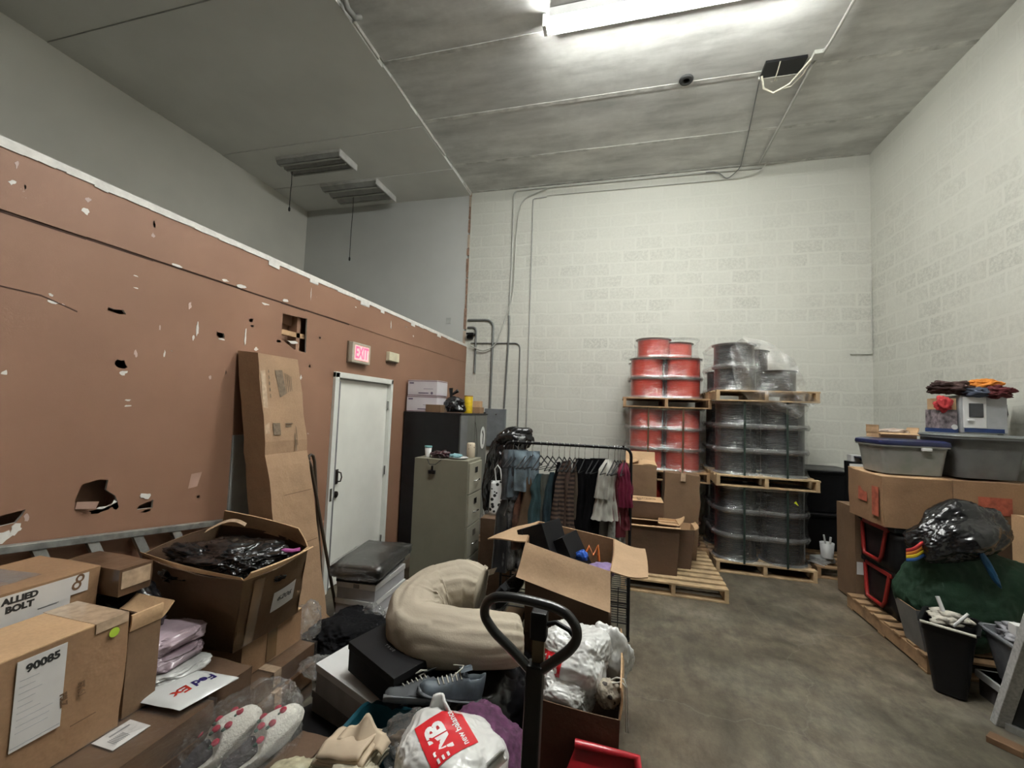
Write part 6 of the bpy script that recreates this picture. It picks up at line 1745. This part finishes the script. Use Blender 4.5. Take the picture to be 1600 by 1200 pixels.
tag(blob(MB(), (0, 0, 0), (.12, .05, .04), 142, .16, 2.0, 5, crease=.08).build('black_bag', BLK, loc=(-2.12, 1.745, .99), rot=(0, radians(12), .3)), 'black bag corner spilling over the left rim of the bulging carton', 'bag')
tag(MB().grid(lambda u, v: Vector((-.10 + .2 * u, .03 * sin(pi * u) + .03 * v, .05 * sin(pi * u * .8) + .01 * v)), 14, 4).build('tape_loop', TAPE_C, loc=(-2.16, 1.98, 1.03), rz=.5), 'strip of shiny tape curling over the black bags', 'tape')
tag(MB().tube([(-.05, 0, 0), (-.02, .02, .006), (.02, .03, .004), (.05, .05, .01)], .012, 8, flat=.5).build('pink_ribbon', mat('pink_plastic', (.40, .10, .30), .3), loc=(-1.70, 1.93, .985)), 'pink plastic scrap at the right rim of the bulging carton', 'scrap')

# slippers in a clear bag
carton('carton', 'carton under the bagged slippers in the front', (-1.53, 1.02, 0), (-1.10, 1.57, .37), CB_D, tape=None)
FLC = mat('fluffy_white', (.60, .58, .52), .95, var=.08, bs=1.0, bscale=160)
CH = mat('cherry_red', (.32, .015, .04), .8); LF = mat('leaf_green_dark', (.03, .07, .05), .8); SHD = mat('slipper_lining', (.05, .045, .05), .95)
def slipper(label, loc, rz, group):
    t = thing('slipper', label, 'slipper', loc, group=group, rot=(radians(22), 0, rz)); t.scale = (1.25, 1.15, 1.2)
    mb = MB(); blob(mb, (0, 0, .045), (.062, .135, .052), 7, .05, 2, 5, 0, crease=.02)
    for p in mb.v:
        if p.y < .02: p.z = min(p.z, .05 + max(0, (p.y + .02)) * .8)
    mb.build('slipper_body', FLC, t)
    blob(MB(), (0, -.052, .050), (.046, .070, .010), 3, .05, 2, 4, None, 0).build('lining', SHD, t)
    for k, (x, y) in enumerate(((-.03, .03), (.025, .045), (0, .085), (-.035, .075), (.045, .0), (.01, .015), (-.05, -.03))):
        zq = .045 + .052 * math.sqrt(max(.05, 1 - (x / .065) ** 2 - (y / .14) ** 2)) + .001
        ch = MB(); blob(ch, (x, y, zq), (.013, .013, .006), k, 0, 1, 2, None, 0); ch.build('cherry', CH, t)
        lf = MB(); blob(lf, (x + .004, y - .015, zq), (.006, .008, .004), k, 0, 1, 2, None, 0); lf.build('leaf', LF, t)
    return t
slipper('fluffy white slipper with cherries in a clear bag, left one', (-1.47, 1.41, .41), radians(-30), None)
slipper('fluffy white slipper with cherries in a clear bag, right one', (-1.32, 1.47, .41), radians(-34), None)
mb = MB(); blob(mb, (0, 0, 0), (.19, .19, .095), 151, .10, 1.6, 6, -.05, crease=.07, pw=.8)
for p in mb.v:
    if p.y > .10: p.z += (p.y - .10) * .8; p.x *= 1 - (p.y - .1) * 2.5
tag(mb.build('clear_bag', film('thin_poly', .10, hi=.55, rough=.1, streak=14), loc=(-1.40, 1.43, .465)), 'clear plastic bag around the cherry slippers, its mouth pointing up', 'bag')
tag(blob(MB(), (0, 0, 0), (.07, .10, .045), 153, .1, 2, 5, crease=.06).build('bagged_shoe', mat('pale_mustard_knit', (.36, .33, .22), .7, var=.3, vs=30, coat=.4), loc=(-1.14, 1.36, .43), rz=-.5), 'pale bagged knitted shoe right of the cherry slippers', 'shoe')
tag(blob(MB(), (0, 0, 0), (.10, .06, .04), 154, .2, 2, 5, crease=.1).build('clear_bag', POLY, loc=(-1.0, 1.26, .46)), 'scrap of clear plastic below the folded cream cloth', 'bag')

# behind: white shoeboxes with black wrapped item, black cloth, bubble packs, loose flap
for k in range(3):
    t = thing('shoebox', 'white shoebox by the door, ' + ('bottom', 'middle', 'top')[k] + ' of its stack', 'box', (-1.99, 3.27, .001 + .128 * k), rz=.04 * (k - 1), group='white shoeboxes by the door')
    MB().box((-.165, -.25, 0), (.165, .25, .122)).build('box_body', mat('soft_white_card', (.44, .44, .46), .5), t, bevel=.002)
    MB().box((-.17, -.255, .085), (.17, .255, .126)).build('lid', WHT, t, bevel=.002)
    if k == 2: MB().box((-.02, -.257, .09), (.03, -.254, .12)).build('label_print', mat('grey_ink', (.25, .25, .25)), t)
t = thing('wrapped_case', 'black item in clear film lying on the white shoeboxes', 'case', (-2.01, 3.30, .388), rz=.12)
MB().box((-.17, -.29, 0), (.17, .29, .05)).build('lower_box', BLKC, t, bevel=.004)
softbox(MB(), (-.20, -.33, .052), (.20, .33, .125), .006, .01, 8, 5).build('case_body', mat('charcoal_case', (.016, .016, .014), .3, coat=.4), t)
blob(MB(), (0, 0, .09), (.24, .36, .055), 161, .08, 2, 6, None, .06, .55).build('clear_film', film('case_film', .06, hi=.5, streak=9), t)
tag(blob(MB(), (0, 0, 0), (.25, .26, .14), 163, .15, 1.7, 6, -.13, crease=.09).build('black_cloth', mat('matte_black_cloth', (.005, .005, .006), .9, spec=.15), loc=(-1.84, 2.74, .13)), 'heap of black cloth on the floor below the canes', 'cloth')
tag(blob(MB(), (0, 0, 0), (.20, .26, .11), 164, .15, 1.7, 5, -.10, crease=.09).build('black_cloth', mat('matte_black_cloth', (.005, .005, .006), .9, spec=.15), loc=(-1.62, 2.66, .10)), 'black cloth on the floor right of the canes', 'cloth')
BUB = film('bubble_wrap', .3, rough=.08, streak=22, hi=.8)
tag(blob(MB(), (0, 0, 0), (.075, .07, .11), 165, .15, 2, 5, crease=.12).build('bubble_bag', BUB, loc=(-1.98, 2.50, .34)), 'crumpled clear bag beside the tan taped carton', 'bag')
tag(blob(MB(), (0, 0, 0), (.10, .09, .085), 166, .18, 2, 5, crease=.12).build('bubble_bag', BUB, loc=(-1.80, 2.96, .18)), 'crumpled clear bag in front of the white shoeboxes', 'bag')
tag(blob(MB(), (0, 0, 0), (.10, .06, .05), 167, .2, 2, 5, crease=.12).build('bubble_bag', BUB, loc=(-1.66, 2.20, .26)), 'scrap of clear film at the end of the flat carton stack', 'bag')
t = open_carton('open_carton', 'small tan carton with raised flap at the foot of the tall leaning carton',
                [(-2.02, 2.38, .0), (-1.92, 2.38, .0), (-1.92, 2.46, .0), (-2.02, 2.46, .0)], [(-2.02, 2.38, .2), (-1.92, 2.38, .2), (-1.92, 2.47, .2), (-2.02, 2.47, .2)], CB, CB, flaps=((3, .1, 5, .0),))
MB().slab([(-.25, .18, .30), (-.14, .42, .22), (-.10, .52, .10), (-.22, .30, .10)], .004).build('flap', CB_L, t)
